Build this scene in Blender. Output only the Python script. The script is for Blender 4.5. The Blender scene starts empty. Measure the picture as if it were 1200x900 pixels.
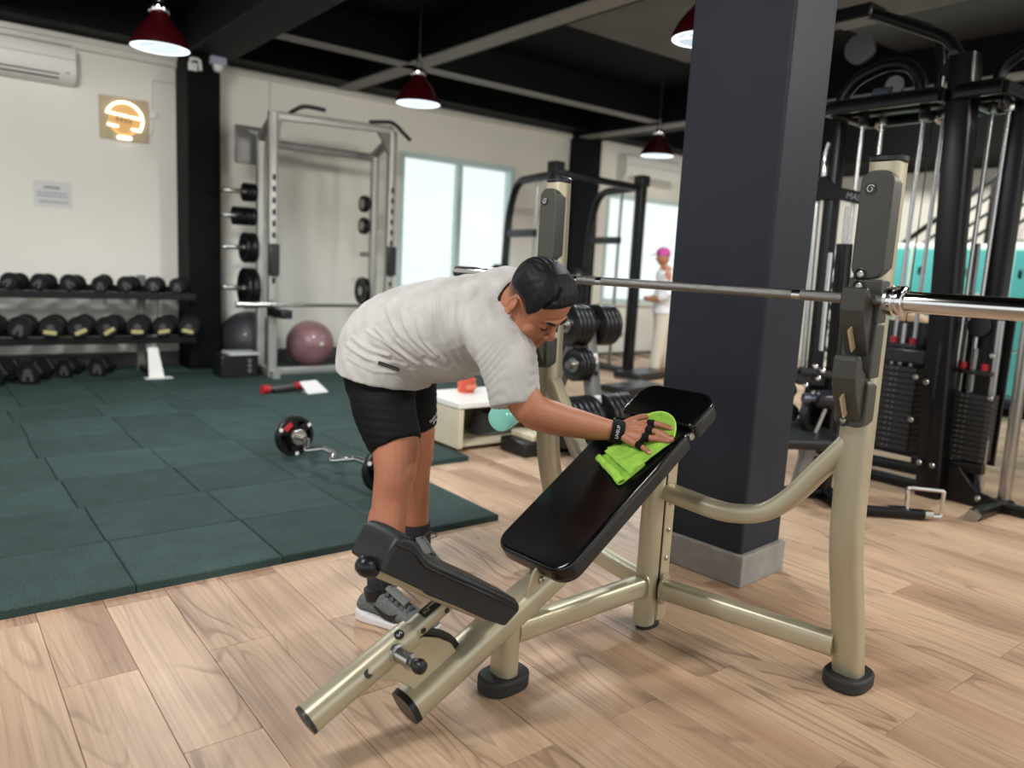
import bpy, bmesh, math, random
import numpy as np
from mathutils import Vector as V, Matrix

random.seed(7)
SC = bpy.context.scene
COL = SC.collection
PI = math.pi

# ------------------------------------------------------------------ camera
cam_d = bpy.data.cameras.new('camera')
cam_d.sensor_width = 36.0
cam_d.lens = 27.0
cam_d.clip_start = 0.05
cam_d.clip_end = 300
cam_d.dof.use_dof = True
cam_d.dof.focus_distance = 2.2
cam_d.dof.aperture_fstop = 1.9
CAM = bpy.data.objects.new('camera', cam_d)
COL.objects.link(CAM)
RT, DN, FW = V((0.79030, -0.61041, 0.05293)), V((-0.05180, -0.15249, -0.98694)), V((0.61051, 0.77724, -0.15213))
CAM.matrix_world = Matrix((RT, -DN, -FW)).transposed().to_4x4()
CAM.location = (0, 0, 1.15)
SC.camera = CAM

# ------------------------------------------------------------------ world, lamps, exposure
SC.view_settings.view_transform = 'Standard'
SC.view_settings.look = 'None'
SC.view_settings.gamma = 1.0
SC.view_settings.exposure = 0.52
SC.view_settings.use_curve_mapping = False
W = bpy.data.worlds.new('overcast_sky')
SC.world = W
W.use_nodes = True
W.node_tree.nodes['Background'].inputs[0].default_value = (0.95, 0.98, 1.0, 1)
W.node_tree.nodes['Background'].inputs[1].default_value = 0.88


def area_lamp(name, loc, target, sx, sy, power, col=(1, 1, 1)):
    d = bpy.data.lights.new(name, 'AREA')
    d.shape = 'RECTANGLE'
    d.size, d.size_y = sx, sy
    d.energy = power
    d.color = col
    o = bpy.data.objects.new(name, d)
    COL.objects.link(o)
    o.location = loc
    o.rotation_euler = (V(target) - V(loc)).to_track_quat('-Z', 'Y').to_euler()
    return o


area_lamp('ceiling_light_front', (2.25, -0.75, 3.05), (1.7, 1.3, 0.3), 0.5, 0.5, 235, (1.0, 0.89, 0.74))
area_lamp('fill_light_left_wall', (-0.6, 1.8, 3.05), (1.3, 7.0, 1.3), 1.2, 0.6, 150, (1.0, 0.96, 0.95))  # added unseen fill that brightens the left wall

area_lamp('fill_light_column', (5.4, -0.9, 3.1), (3.4, 1.9, 1.0), 0.9, 0.6, 110, (1.0, 0.96, 0.9))  # made-up lamp, lifts the right face of the centre column
area_lamp('fill_light_far_wall', (7.6, 4.0, 3.1), (9.0, 4.2, 0.8), 1.2, 0.6, 130, (1.0, 0.97, 0.92))  # added fill without a fixture, brightens the far end of the room

# ------------------------------------------------------------------ materials
def lin(r, g, b):
    f = lambda c: (c / 255) / 12.92 if c / 255 <= 0.04045 else ((c / 255 + 0.055) / 1.055) ** 2.4
    return (f(r), f(g), f(b), 1.0)


MATS = {}


def mat(name, col, rough=0.5, metal=0.0, noise=0.0, nscale=20.0, bump=0.0, bscale=200.0, emit=None, spec=0.5, coat=0.0, rnoise=0.0):
    if name in MATS:
        return MATS[name]
    m = bpy.data.materials.new(name)
    m.use_nodes = True
    nt = m.node_tree
    N, L = nt.nodes, nt.links
    b = N['Principled BSDF']
    c = lin(*col)
    b.inputs['Base Color'].default_value = c
    b.inputs['Roughness'].default_value = rough
    b.inputs['Metallic'].default_value = metal
    b.inputs['Specular IOR Level'].default_value = spec
    b.inputs['Coat Weight'].default_value = coat
    b.inputs['Coat Roughness'].default_value = 0.08
    tc = N.new('ShaderNodeTexCoord')
    if noise or rnoise:
        n = N.new('ShaderNodeTexNoise')
        n.inputs['Scale'].default_value = nscale
        n.inputs['Detail'].default_value = 5
        L.new(tc.outputs['Object'], n.inputs['Vector'])
    if noise:
        r = N.new('ShaderNodeMapRange')
        r.inputs['From Min'].default_value = 0.3
        r.inputs['From Max'].default_value = 0.7
        r.inputs['To Min'].default_value = 1 - noise
        r.inputs['To Max'].default_value = 1 + noise
        L.new(n.outputs['Fac'], r.inputs['Value'])
        x = N.new('ShaderNodeVectorMath')
        x.operation = 'SCALE'
        x.inputs[0].default_value = c[:3]
        L.new(r.outputs[0], x.inputs['Scale'])
        L.new(x.outputs[0], b.inputs['Base Color'])
    if rnoise:
        r2 = N.new('ShaderNodeMapRange')
        r2.inputs['From Min'].default_value = 0.3
        r2.inputs['From Max'].default_value = 0.7
        r2.inputs['To Min'].default_value = max(0.02, rough - rnoise)
        r2.inputs['To Max'].default_value = rough + rnoise
        L.new(n.outputs['Fac'], r2.inputs['Value'])
        L.new(r2.outputs[0], b.inputs['Roughness'])
    if bump:
        n2 = N.new('ShaderNodeTexNoise')
        n2.inputs['Scale'].default_value = bscale
        n2.inputs['Detail'].default_value = 3
        L.new(tc.outputs['Object'], n2.inputs['Vector'])
        bp = N.new('ShaderNodeBump')
        bp.inputs['Strength'].default_value = bump
        bp.inputs['Distance'].default_value = 0.002
        L.new(n2.outputs['Fac'], bp.inputs['Height'])
        L.new(bp.outputs['Normal'], b.inputs['Normal'])
    if emit:
        b.inputs['Emission Color'].default_value = lin(*emit[0])
        b.inputs['Emission Strength'].default_value = emit[1]
    MATS[name] = m
    return m


def mat_glass():
    m = bpy.data.materials.new('window_glass')
    m.use_nodes = True
    N, L = m.node_tree.nodes, m.node_tree.links
    N.clear()
    o = N.new('ShaderNodeOutputMaterial')
    mx = N.new('ShaderNodeMixShader')
    t = N.new('ShaderNodeBsdfTransparent')
    t.inputs[0].default_value = (0.95, 0.985, 0.98, 1)
    g = N.new('ShaderNodeBsdfGlossy')
    g.inputs['Roughness'].default_value = 0.02
    mx.inputs[0].default_value = 0.07
    L.new(t.outputs[0], mx.inputs[1])
    L.new(g.outputs[0], mx.inputs[2])
    L.new(mx.outputs[0], o.inputs[0])
    return m


def mat_plank():
    m = bpy.data.materials.new('vinyl_plank')
    m.use_nodes = True
    N, L = m.node_tree.nodes, m.node_tree.links
    b = N['Principled BSDF']
    tc = N.new('ShaderNodeTexCoord')
    oi = N.new('ShaderNodeObjectInfo')
    ge = N.new('ShaderNodeNewGeometry')
    rnd = N.new('ShaderNodeMath'); rnd.operation = 'ADD'
    L.new(oi.outputs['Random'], rnd.inputs[0]); L.new(ge.outputs['Random Per Island'], rnd.inputs[1])
    fr = N.new('ShaderNodeMath'); fr.operation = 'FRACT'
    L.new(rnd.outputs[0], fr.inputs[0])
    off = N.new('ShaderNodeVectorMath'); off.operation = 'SCALE'
    off.inputs[0].default_value = (37.0, 53.0, 11.0)
    L.new(fr.outputs[0], off.inputs['Scale'])
    ad = N.new('ShaderNodeVectorMath'); ad.operation = 'ADD'
    L.new(tc.outputs['Object'], ad.inputs[0]); L.new(off.outputs[0], ad.inputs[1])
    mp = N.new('ShaderNodeMapping')
    mp.inputs['Scale'].default_value = (5.5, 0.8, 1.0)
    L.new(ad.outputs[0], mp.inputs['Vector'])
    n1 = N.new('ShaderNodeTexNoise')
    n1.inputs['Scale'].default_value = 1.0
    n1.inputs['Detail'].default_value = 1.2
    n1.inputs['Distortion'].default_value = 0.35
    L.new(mp.outputs[0], n1.inputs['Vector'])
    k = N.new('ShaderNodeMath'); k.operation = 'MULTIPLY'; k.inputs[1].default_value = 13.0
    L.new(n1.outputs['Fac'], k.inputs[0])
    fk = N.new('ShaderNodeMath'); fk.operation = 'FRACT'
    L.new(k.outputs[0], fk.inputs[0])
    ring = N.new('ShaderNodeValToRGB')
    e = ring.color_ramp.elements
    e[0].position, e[0].color = 0.0, (1, 1, 1, 1)
    e[1].position, e[1].color = 1.0, (0.86, 0.86, 0.86, 1)
    e.new(0.72).color = (0.9, 0.9, 0.9, 1)
    e.new(0.90).color = (0.55, 0.53, 0.52, 1)
    e.new(0.95).color = (0.68, 0.67, 0.66, 1)
    L.new(fk.outputs[0], ring.inputs[0])
    # slow mask so that lines appear only in places
    mk = N.new('ShaderNodeTexNoise'); mk.inputs['Scale'].default_value = 0.8
    L.new(mp.outputs[0], mk.inputs['Vector'])
    mr = N.new('ShaderNodeMapRange')
    mr.inputs['From Min'].default_value = 0.42; mr.inputs['From Max'].default_value = 0.62
    mr.inputs['To Min'].default_value = 0.15; mr.inputs['To Max'].default_value = 1.0
    L.new(mk.outputs['Fac'], mr.inputs['Value'])
    # fine grain
    mp2 = N.new('ShaderNodeMapping'); mp2.inputs['Scale'].default_value = (110, 2.2, 1)
    L.new(ad.outputs[0], mp2.inputs['Vector'])
    n2 = N.new('ShaderNodeTexNoise'); n2.inputs['Scale'].default_value = 1.0; n2.inputs['Detail'].default_value = 4
    L.new(mp2.outputs[0], n2.inputs['Vector'])
    # colour zones, pinkish beige to tan
    zone = N.new('ShaderNodeTexNoise'); zone.inputs['Scale'].default_value = 0.7; zone.inputs['Detail'].default_value = 2
    L.new(mp.outputs[0], zone.inputs['Vector'])
    zr = N.new('ShaderNodeValToRGB')
    z = zr.color_ramp.elements
    z[0].position, z[0].color = 0.3, lin(165, 134, 110)
    z[1].position, z[1].color = 0.72, lin(210, 181, 153)
    z.new(0.48).color = lin(196, 166, 139)
    z.new(0.6).color = lin(203, 174, 146)
    L.new(zone.outputs['Fac'], zr.inputs[0])
    mix1 = N.new('ShaderNodeMix'); mix1.data_type = 'RGBA'; mix1.blend_type = 'MULTIPLY'
    L.new(mr.outputs[0], mix1.inputs[0]); L.new(zr.outputs[0], mix1.inputs[6]); L.new(ring.outputs[0], mix1.inputs[7])
    gr = N.new('ShaderNodeMapRange')
    gr.inputs['From Min'].default_value = 0.3; gr.inputs['From Max'].default_value = 0.7
    gr.inputs['To Min'].default_value = 0.80; gr.inputs['To Max'].default_value = 1.10
    L.new(n2.outputs['Fac'], gr.inputs['Value'])
    pr = N.new('ShaderNodeMapRange')
    pr.inputs['To Min'].default_value = 0.92; pr.inputs['To Max'].default_value = 1.04
    L.new(fr.outputs[0], pr.inputs['Value'])
    mm = N.new('ShaderNodeMath'); mm.operation = 'MULTIPLY'
    L.new(gr.outputs[0], mm.inputs[0]); L.new(pr.outputs[0], mm.inputs[1])
    sc = N.new('ShaderNodeVectorMath'); sc.operation = 'SCALE'
    L.new(mix1.outputs[2], sc.inputs[0]); L.new(mm.outputs[0], sc.inputs['Scale'])
    L.new(sc.outputs[0], b.inputs['Base Color'])
    b.inputs['Roughness'].default_value = 0.42
    b.inputs['Specular IOR Level'].default_value = 0.4
    bp = N.new('ShaderNodeBump'); bp.inputs['Strength'].default_value = 0.12; bp.inputs['Distance'].default_value = 0.001
    L.new(n2.outputs['Fac'], bp.inputs['Height']); L.new(bp.outputs[0], b.inputs['Normal'])
    return m


def mat_tile():
    m = bpy.data.materials.new('rubber_tile')
    m.use_nodes = True
    N, L = m.node_tree.nodes, m.node_tree.links
    b = N['Principled BSDF']
    tc = N.new('ShaderNodeTexCoord')
    oi = N.new('ShaderNodeObjectInfo')
    n = N.new('ShaderNodeTexNoise'); n.inputs['Scale'].default_value = 260; n.inputs['Detail'].default_value = 2
    L.new(tc.outputs['Object'], n.inputs['Vector'])
    n2 = N.new('ShaderNodeTexNoise'); n2.inputs['Scale'].default_value = 7; n2.inputs['Detail'].default_value = 4
    ad = N.new('ShaderNodeVectorMath'); ad.operation = 'ADD'
    L.new(tc.outputs['Object'], ad.inputs[0]); L.new(oi.outputs['Location'], ad.inputs[1])
    L.new(ad.outputs[0], n2.inputs['Vector'])
    r = N.new('ShaderNodeValToRGB')
    e = r.color_ramp.elements
    e[0].position, e[0].color = 0.32, lin(24, 40, 39)
    e[1].position, e[1].color = 0.72, lin(60, 82, 78)
    L.new(n.outputs['Fac'], r.inputs[0])
    mr = N.new('ShaderNodeMapRange')
    mr.inputs['From Min'].default_value = 0.3; mr.inputs['From Max'].default_value = 0.7
    mr.inputs['To Min'].default_value = 0.85; mr.inputs['To Max'].default_value = 1.2
    L.new(n2.outputs['Fac'], mr.inputs['Value'])
    pr = N.new('ShaderNodeMapRange'); pr.inputs['To Min'].default_value = 0.85; pr.inputs['To Max'].default_value = 1.2
    L.new(oi.outputs['Random'], pr.inputs['Value'])
    mm = N.new('ShaderNodeMath'); mm.operation = 'MULTIPLY'
    L.new(mr.outputs[0], mm.inputs[0]); L.new(pr.outputs[0], mm.inputs[1])
    sc = N.new('ShaderNodeVectorMath'); sc.operation = 'SCALE'
    L.new(r.outputs[0], sc.inputs[0]); L.new(mm.outputs[0], sc.inputs['Scale'])
    L.new(sc.outputs[0], b.inputs['Base Color'])
    b.inputs['Roughness'].default_value = 0.75
    b.inputs['Specular IOR Level'].default_value = 0.3
    bp = N.new('ShaderNodeBump'); bp.inputs['Strength'].default_value = 0.4; bp.inputs['Distance'].default_value = 0.002
    L.new(n.outputs['Fac'], bp.inputs['Height']); L.new(bp.outputs[0], b.inputs['Normal'])
    return m


def mat_attr(name, attr, c0, c1, rough=0.5, bump=0.15, bscale=300, sss=0.0, c2=None, grain=0.06):
    """two or three pigments mixed by a point attribute (0..1)"""
    m = bpy.data.materials.new(name)
    m.use_nodes = True
    N, L = m.node_tree.nodes, m.node_tree.links
    b = N['Principled BSDF']
    a = N.new('ShaderNodeAttribute'); a.attribute_name = attr
    r = N.new('ShaderNodeValToRGB')
    e = r.color_ramp.elements
    e[0].color = lin(*c0); e[1].color = lin(*c1)
    if c2:
        e.new(0.5).color = lin(*c2)
    L.new(a.outputs['Fac'], r.inputs[0])
    tc = N.new('ShaderNodeTexCoord')
    n = N.new('ShaderNodeTexNoise'); n.inputs['Scale'].default_value = 25; n.inputs['Detail'].default_value = 4
    L.new(tc.outputs['Object'], n.inputs['Vector'])
    mr = N.new('ShaderNodeMapRange'); mr.inputs['To Min'].default_value = 1 - grain * 2; mr.inputs['To Max'].default_value = 1 + grain * 2
    L.new(n.outputs['Fac'], mr.inputs['Value'])
    sc = N.new('ShaderNodeVectorMath'); sc.operation = 'SCALE'
    L.new(r.outputs[0], sc.inputs[0]); L.new(mr.outputs[0], sc.inputs['Scale'])
    L.new(sc.outputs[0], b.inputs['Base Color'])
    b.inputs['Roughness'].default_value = rough
    b.inputs['Subsurface Weight'].default_value = sss
    b.inputs['Subsurface Radius'].default_value = (0.012, 0.005, 0.003)
    b.inputs['Subsurface Scale'].default_value = 0.6
    n2 = N.new('ShaderNodeTexNoise'); n2.inputs['Scale'].default_value = bscale
    L.new(tc.outputs['Object'], n2.inputs['Vector'])
    bp = N.new('ShaderNodeBump'); bp.inputs['Strength'].default_value = bump; bp.inputs['Distance'].default_value = 0.001
    L.new(n2.outputs['Fac'], bp.inputs['Height']); L.new(bp.outputs[0], b.inputs['Normal'])
    return m


GOLD = mat('champagne_paint', (187, 180, 154), 0.36, 0.5, noise=0.04, nscale=6, rnoise=0.05)
GOLD_DULL = mat('champagne_plate', (190, 180, 152), 0.42, 0.4, noise=0.04)
BLACKV = mat('black_vinyl', (9, 10, 12), 0.16, 0, spec=0.5, bump=0.05, bscale=500, rnoise=0.05, nscale=9)
VINYLS = mat('black_vinyl_side', (30, 33, 35), 0.45, 0, bump=0.15, bscale=600)
RUBBER = mat('black_rubber', (36, 37, 38), 0.6, 0, bump=0.1)
BLACKP = mat('black_plastic', (20, 21, 23), 0.35, 0)
COVER = mat('olive_grey_plastic', (62, 62, 55), 0.42, 0, bump=0.12, bscale=700)
COVERD = mat('dark_grey_plastic', (44, 44, 40), 0.45, 0)
CHROME = mat('chrome', (215, 215, 213), 0.12, 1.0)
STEEL = mat('brushed_steel', (178, 178, 172), 0.28, 1.0, noise=0.05, nscale=60)
BLACKM = mat('black_powder_coat', (9, 9, 10), 0.32, 0.0, spec=0.35)
SILVER = mat('silver_powder_coat', (168, 168, 162), 0.4, 0.5)
SILVERD = mat('grey_powder_coat', (120, 120, 116), 0.4, 0.4)
IRON = mat('black_iron', (9, 9, 10), 0.5, 0.0, spec=0.25)
PLATEM = mat('black_plate_rubber', (11, 12, 13), 0.38, 0, spec=0.4)
RED = mat('red_plastic', (170, 32, 40), 0.4)
WHITE = mat('white_plastic', (222, 222, 216), 0.4)
WALLM = mat('wall_paint', (226, 224, 213), 0.75, noise=0.025, nscale=1.2, bump=0.05, bscale=60)
TRIMM = mat('trim_paint', (218, 215, 205), 0.6)
CEILM = mat('ceiling_black', (6, 6, 7), 0.8, spec=0.12, noise=0.1)
BEAMM = mat('beam_black', (9, 10, 12), 0.6, spec=0.12, noise=0.08)
BEAMLIT = mat('beam_underside_lit_grey', (140, 140, 135), 0.6, spec=0.12, noise=0.06)  # soffit strips under the beams, lamplight on them painted as paler grey
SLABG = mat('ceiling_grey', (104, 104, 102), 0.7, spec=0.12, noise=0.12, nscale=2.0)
COLM = mat('column_paint', (43, 46, 53), 0.5, spec=0.12, noise=0.06, nscale=5, bump=0.06, bscale=90)
CONC = mat('concrete_skirt', (140, 138, 134), 0.7, noise=0.15, nscale=14, bump=0.2, bscale=60)
TEAL = mat('locker_teal', (66, 148, 146), 0.4, noise=0.03)
FRAMEW = mat('window_frame_paint', (196, 218, 214), 0.4)
GLASS = mat_glass()
PLANK = mat_plank()
TILE = mat_tile()


# ------------------------------------------------------------------ mesh builder
def frame_from(d, hint=V((0, 0, 1))):
    d = V(d).normalized()
    s = hint.cross(d)
    if s.length < 1e-4:
        s = V((1, 0, 0)).cross(d)
    s.normalize()
    return s, d.cross(s).normalized(), d


class MB:
    def __init__(self):
        self.v, self.f = [], []

    def add(self, vs, fs):
        n = len(self.v)
        self.v += [tuple(p) for p in vs]
        self.f += [tuple(i + n for i in f) for f in fs]
        return self

    def box(self, c, s, M=None):
        x, y, z = [a / 2 for a in s]
        ps = [V((i * x, j * y, k * z)) for i in (-1, 1) for j in (-1, 1) for k in (-1, 1)]
        if M is not None:
            ps = [M @ p for p in ps]
        ps = [p + V(c) for p in ps]
        return self.add(ps, [(0, 1, 3, 2), (4, 6, 7, 5), (0, 4, 5, 1), (2, 3, 7, 6), (0, 2, 6, 4), (1, 5, 7, 3)])

    def b2(self, lo, hi):
        lo, hi = V(lo), V(hi)
        return self.box((lo + hi) / 2, hi - lo)

    def bar(self, p0, p1, w, h, hint=V((0, 0, 1))):
        return self.sweep([p0, p1], [(w / 2, h / 2)] * 2, hint=hint, n=16, e=9)

    def sweep(self, path, rad, hint=V((0, 0, 1)), n=16, e=2.0, cap=True, sub=0, closed=False, round_end=False):
        P = [V(p) for p in path]
        R = [(r, r) if not isinstance(r, (tuple, list)) else tuple(r) for r in rad]
        if sub:
            P, R = catmull(P, R, sub)
        if round_end:
            def ext(p, q, r):
                d = (p - q).normalized()
                m = min(r)
                return [(p + d * m * math.sin(a), (r[0] - m + m * math.cos(a), r[1] - m + m * math.cos(a))) for a in (0.5, 1.0, 1.4)]
            a = ext(P[0], P[1], R[0]); b = ext(P[-1], P[-2], R[-1])
            P = [x[0] for x in reversed(a)] + P + [x[0] for x in b]
            R = [x[1] for x in reversed(a)] + R + [x[1] for x in b]
        m = len(P)
        base = len(self.v)
        hint = V(hint)
        prev = None
        for i in range(m):
            if closed:
                t = P[(i + 1) % m] - P[i - 1]
            else:
                t = P[min(i + 1, m - 1)] - P[max(i - 1, 0)]
            if t.length < 1e-9:
                t = V((0, 0, 1))
            t.normalize()
            s = hint.cross(t)
            if s.length < 0.15:
                s = prev.copy() if prev else V((1, 0, 0)).cross(t)
                s = s - t * s.dot(t)
            s.normalize()
            prev = s
            u = t.cross(s)
            for k in range(n):
                a = 2 * PI * k / n
                c, d = math.cos(a), math.sin(a)
                if e != 2.0:
                    c = math.copysign(abs(c) ** (2 / e), c); d = math.copysign(abs(d) ** (2 / e), d)
                self.v.append(tuple(P[i] + s * (c * R[i][0]) + u * (d * R[i][1])))
        for i in range(m if closed else m - 1):
            j = (i + 1) % m
            for k in range(n):
                k2 = (k + 1) % n
                self.f.append((base + i * n + k, base + i * n + k2, base + j * n + k2, base + j * n + k))
        if cap and not closed:
            self.f.append(tuple(base + k for k in reversed(range(n))))
            self.f.append(tuple(base + (m - 1) * n + k for k in range(n)))
        return self

    def cyl(self, p0, p1, r0, r1=None, n=20):
        return self.sweep([p0, p1], [r0, r0 if r1 is None else r1], n=n)

    def lathe(self, prof, c=(0, 0, 0), axis=(0, 0, 1), n=24):
        s, u, d = frame_from(axis)
        c = V(c)
        base = len(self.v)
        for r, z in prof:
            for k in range(n):
                a = 2 * PI * k / n
                self.v.append(tuple(c + d * z + s * (r * math.cos(a)) + u * (r * math.sin(a))))
        for i in range(len(prof) - 1):
            for k in range(n):
                k2 = (k + 1) % n
                self.f.append((base + i * n + k, base + i * n + k2, base + (i + 1) * n + k2, base + (i + 1) * n + k))
        if prof[0][0] > 1e-6:
            self.f.append(tuple(base + k for k in reversed(range(n))))
        if prof[-1][0] > 1e-6:
            self.f.append(tuple(base + (len(prof) - 1) * n + k for k in range(n)))
        return self

    def ell(self, c, r, M=None, n=16, m=10):
        c = V(c)
        r = (r, r, r) if not isinstance(r, (tuple, list)) else r
        base = len(self.v)
        pts = []
        for i in range(m + 1):
            t = PI * i / m
            for k in range(n):
                a = 2 * PI * k / n
                p = V((r[0] * math.sin(t) * math.cos(a), r[1] * math.sin(t) * math.sin(a), -r[2] * math.cos(t)))
                pts.append((M @ p if M is not None else p) + c)
        self.v += [tuple(p) for p in pts]
        for i in range(m):
            for k in range(n):
                k2 = (k + 1) % n
                self.f.append((base + i * n + k, base + i * n + k2, base + (i + 1) * n + k2, base + (i + 1) * n + k))
        return self

    def prism(self, poly, o, ex, ey, h0, h1):
        """polygon in the (ex, ey) plane through o, from h0 to h1 along ex x ey"""
        o, ex, ey = V(o), V(ex), V(ey)
        en = ex.cross(ey).normalized()
        n = len(poly)
        vs = [o + ex * a + ey * b + en * h0 for a, b in poly] + [o + ex * a + ey * b + en * h1 for a, b in poly]
        fs = [tuple(reversed(range(n))), tuple(range(n, 2 * n))] + [(i, (i + 1) % n, n + (i + 1) % n, n + i) for i in range(n)]
        return self.add(vs, fs)

    def mesh(self, name, smooth=True, angle=40):
        me = bpy.data.meshes.new(name)
        me.from_pydata(self.v, [], self.f)
        bm = bmesh.new()
        bm.from_mesh(me)
        bmesh.ops.remove_doubles(bm, verts=bm.verts, dist=1e-6)
        bmesh.ops.recalc_face_normals(bm, faces=bm.faces)
        bm.to_mesh(me)
        bm.free()
        if smooth:
            me.polygons.foreach_set('use_smooth', [True] * len(me.polygons))
            me.set_sharp_from_angle(angle=math.radians(angle))
        return me

    def build(self, name, m, parent=None, bevel=0, seg=2, smooth=True, angle=40):
        return link(name, self.mesh(name, smooth, angle), m, parent, bevel, seg)


def link(name, me, m, parent=None, bevel=0, seg=2):
    o = bpy.data.objects.new(name, me)
    COL.objects.link(o)
    if m is not None:
        me.materials.clear()
        me.materials.append(m)
    if parent is not None:
        o.parent = parent
    if bevel:
        b = o.modifiers.new('bevel', 'BEVEL')
        b.width = bevel
        b.segments = seg
        b.limit_method = 'ANGLE'
        b.angle_limit = math.radians(45)
    return o


def catmull(P, R, sub):
    n = len(P)
    oP, oR = [], []
    for i in range(n - 1):
        p0, p1, p2, p3 = P[max(i - 1, 0)], P[i], P[i + 1], P[min(i + 2, n - 1)]
        for j in range(sub):
            t = j / sub
            oP.append(0.5 * ((2 * p1) + (p2 - p0) * t + (2 * p0 - 5 * p1 + 4 * p2 - p3) * t * t + (3 * p1 - p0 - 3 * p2 + p3) * t ** 3))
            oR.append(tuple(R[i][q] * (1 - t) + R[i + 1][q] * t for q in (0, 1)))
    oP.append(P[-1]); oR.append(R[-1])
    return oP, oR


def arc2(pts, r, seg=5):
    """round the inner corners of a polyline"""
    P = [V(p) for p in pts]
    out = [P[0]]
    for i in range(1, len(P) - 1):
        a, b, c = P[i - 1], P[i], P[i + 1]
        rr = min(r, (a - b).length * 0.45, (c - b).length * 0.45)
        s, e = b + (a - b).normalized() * rr, b + (c - b).normalized() * rr
        for k in range(seg + 1):
            t = k / seg
            out.append(s * (1 - t) ** 2 + b * 2 * t * (1 - t) + e * t * t)
    out.append(P[-1])
    return out


def rrect(w, h, r, seg=5, cx=0, cy=0):
    out = []
    for (sx, sy, a0) in ((1, 1, 0), (-1, 1, PI / 2), (-1, -1, PI), (1, -1, 1.5 * PI)):
        for k in range(seg + 1):
            a = a0 + PI / 2 * k / seg
            out.append((cx + sx * (w / 2 - r) + r * math.cos(a), cy + sy * (h / 2 - r) + r * math.sin(a)))
    return out


def tag(o, label=None, cat=None, group=None, kind=None):
    if label: o['label'] = label
    if cat: o['category'] = cat
    if group: o['group'] = group
    if kind: o['kind'] = kind
    return o


def thing(name, label, cat, loc=(0, 0, 0), rz=0, group=None):
    o = bpy.data.objects.new(name, None)
    o.empty_display_size = 0.1
    COL.objects.link(o)
    o.location = loc
    o.rotation_euler = (0, 0, rz)
    return tag(o, label, cat, group)


KIDS = {}


def dup(root, loc, rz=None, label=None, group=None):
    kids = [o for o in COL.objects if o.parent is root] if root.name not in KIDS else KIDS[root.name]
    KIDS[root.name] = kids
    r = root.copy()
    COL.objects.link(r)
    r.location = loc
    if rz is not None:
        r.rotation_euler = (0, 0, rz) if not isinstance(rz, tuple) else rz
    if label: r['label'] = label
    if group: r['group'] = group
    for c in kids:
        d = c.copy()
        COL.objects.link(d)
        d.parent = r
        for g in [o for o in c.children]:
            h = g.copy()
            COL.objects.link(h)
            h.parent = d
    return r


def text_obj(s, size, name, m, parent, M, depth=0.0006, align='CENTER'):
    cu = bpy.data.curves.new('lettering', 'FONT')
    cu.body = s
    cu.size = size
    cu.extrude = depth
    cu.align_x = align
    cu.align_y = 'CENTER'
    cu.resolution_u = 3
    t = bpy.data.objects.new('lettering_source', cu)
    COL.objects.link(t)
    dg = bpy.context.evaluated_depsgraph_get()
    me = bpy.data.meshes.new_from_object(t.evaluated_get(dg))
    bpy.data.objects.remove(t)
    bpy.data.curves.remove(cu)
    me.name = name
    o = link(name, me, m, parent)
    o.matrix_local = M
    return o


def basis(o, ex, ey):
    ex = V(ex).normalized()
    ez = ex.cross(V(ey)).normalized()
    ey = ez.cross(ex)
    M = Matrix((ex, ey, ez)).transposed().to_4x4()
    M.translation = V(o)
    return M


def struct(o):
    o['kind'] = 'structure'
    return o


# ================================================================== SETTING
YW, XF, ZT = 7.85, 10.4, 2.88
# ---- floor: slab with vinyl planks
fl = struct(MB().b2((-5, -4, -0.14), (XF, YW, -0.009)).build('floor', mat('floor_screed', (70, 62, 55), 0.9), smooth=False))
PW, PL, PX0, PY0 = 0.1867, 0.887, 0.251, 2.151
g = 0.0007
pm = MB().add([(-PW / 2 + g, -PL / 2 + g, 0), (PW / 2 - g, -PL / 2 + g, 0), (PW / 2 - g, PL / 2 - g, 0), (-PW / 2 + g, PL / 2 - g, 0)], [(0, 1, 2, 3)])
a, b_, z0 = PW / 2 - g, PL / 2 - g, -0.009
pm = MB()
ins = 0.0012
pm.add([(-a, -b_, z0), (a, -b_, z0), (a, b_, z0), (-a, b_, z0), (-a, -b_, -ins), (a, -b_, -ins), (a, b_, -ins), (-a, b_, -ins),
        (-a + ins, -b_ + ins, 0), (a - ins, -b_ + ins, 0), (a - ins, b_ - ins, 0), (-a + ins, b_ - ins, 0)],
       [(0, 1, 5, 4), (1, 2, 6, 5), (2, 3, 7, 6), (3, 0, 4, 7), (4, 5, 9, 8), (5, 6, 10, 9), (6, 7, 11, 10), (7, 4, 8, 11), (8, 9, 10, 11)])
plank_me = pm.mesh('plank', smooth=False)
plank_me.materials.append(PLANK)
cells = []
for i in range(-30, 56):
    for j in range(-8, 8):
        x = PX0 + (i + 0.5) * PW
        y = PY0 + (j + 0.5 + (0.5 if i % 2 else 0)) * PL
        if x > XF - 0.1 or y > YW - 0.45 or y < -3.5 or x < -4.8:
            continue
        if x < 1.95 and y - PL / 2 > 2.68:
            continue
        d = V((x, y, -1.15))
        ang = math.degrees(math.atan2(y, x)) - math.degrees(math.atan2(0.777, 0.611))
        inview = abs(ang) < 41 and (x * 0.611 + y * 0.777) > 1.25
        cells.append((0 if inview else 1, d.length, x, y))
cells.sort()
for q in cells[:298]:
    o = bpy.data.objects.new('plank', plank_me)
    COL.objects.link(o)
    o.parent = fl
    o.location = (q[2], q[3], 0)
rest = MB()
for q in cells[298:]:
    rest.add([(p[0] + q[2], p[1] + q[3], p[2]) for p in pm.v], pm.f)
far_planks = rest.build('distant_planks', PLANK, fl, smooth=False)
far_planks['kind'] = 'stuff'

# ---- rubber mat of tiles
rm = thing('rubber_mat', 'dark green rubber gym mat of square tiles along the left wall', 'mat', (2.055, 2.66, 0))
tile_cache = {}


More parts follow.
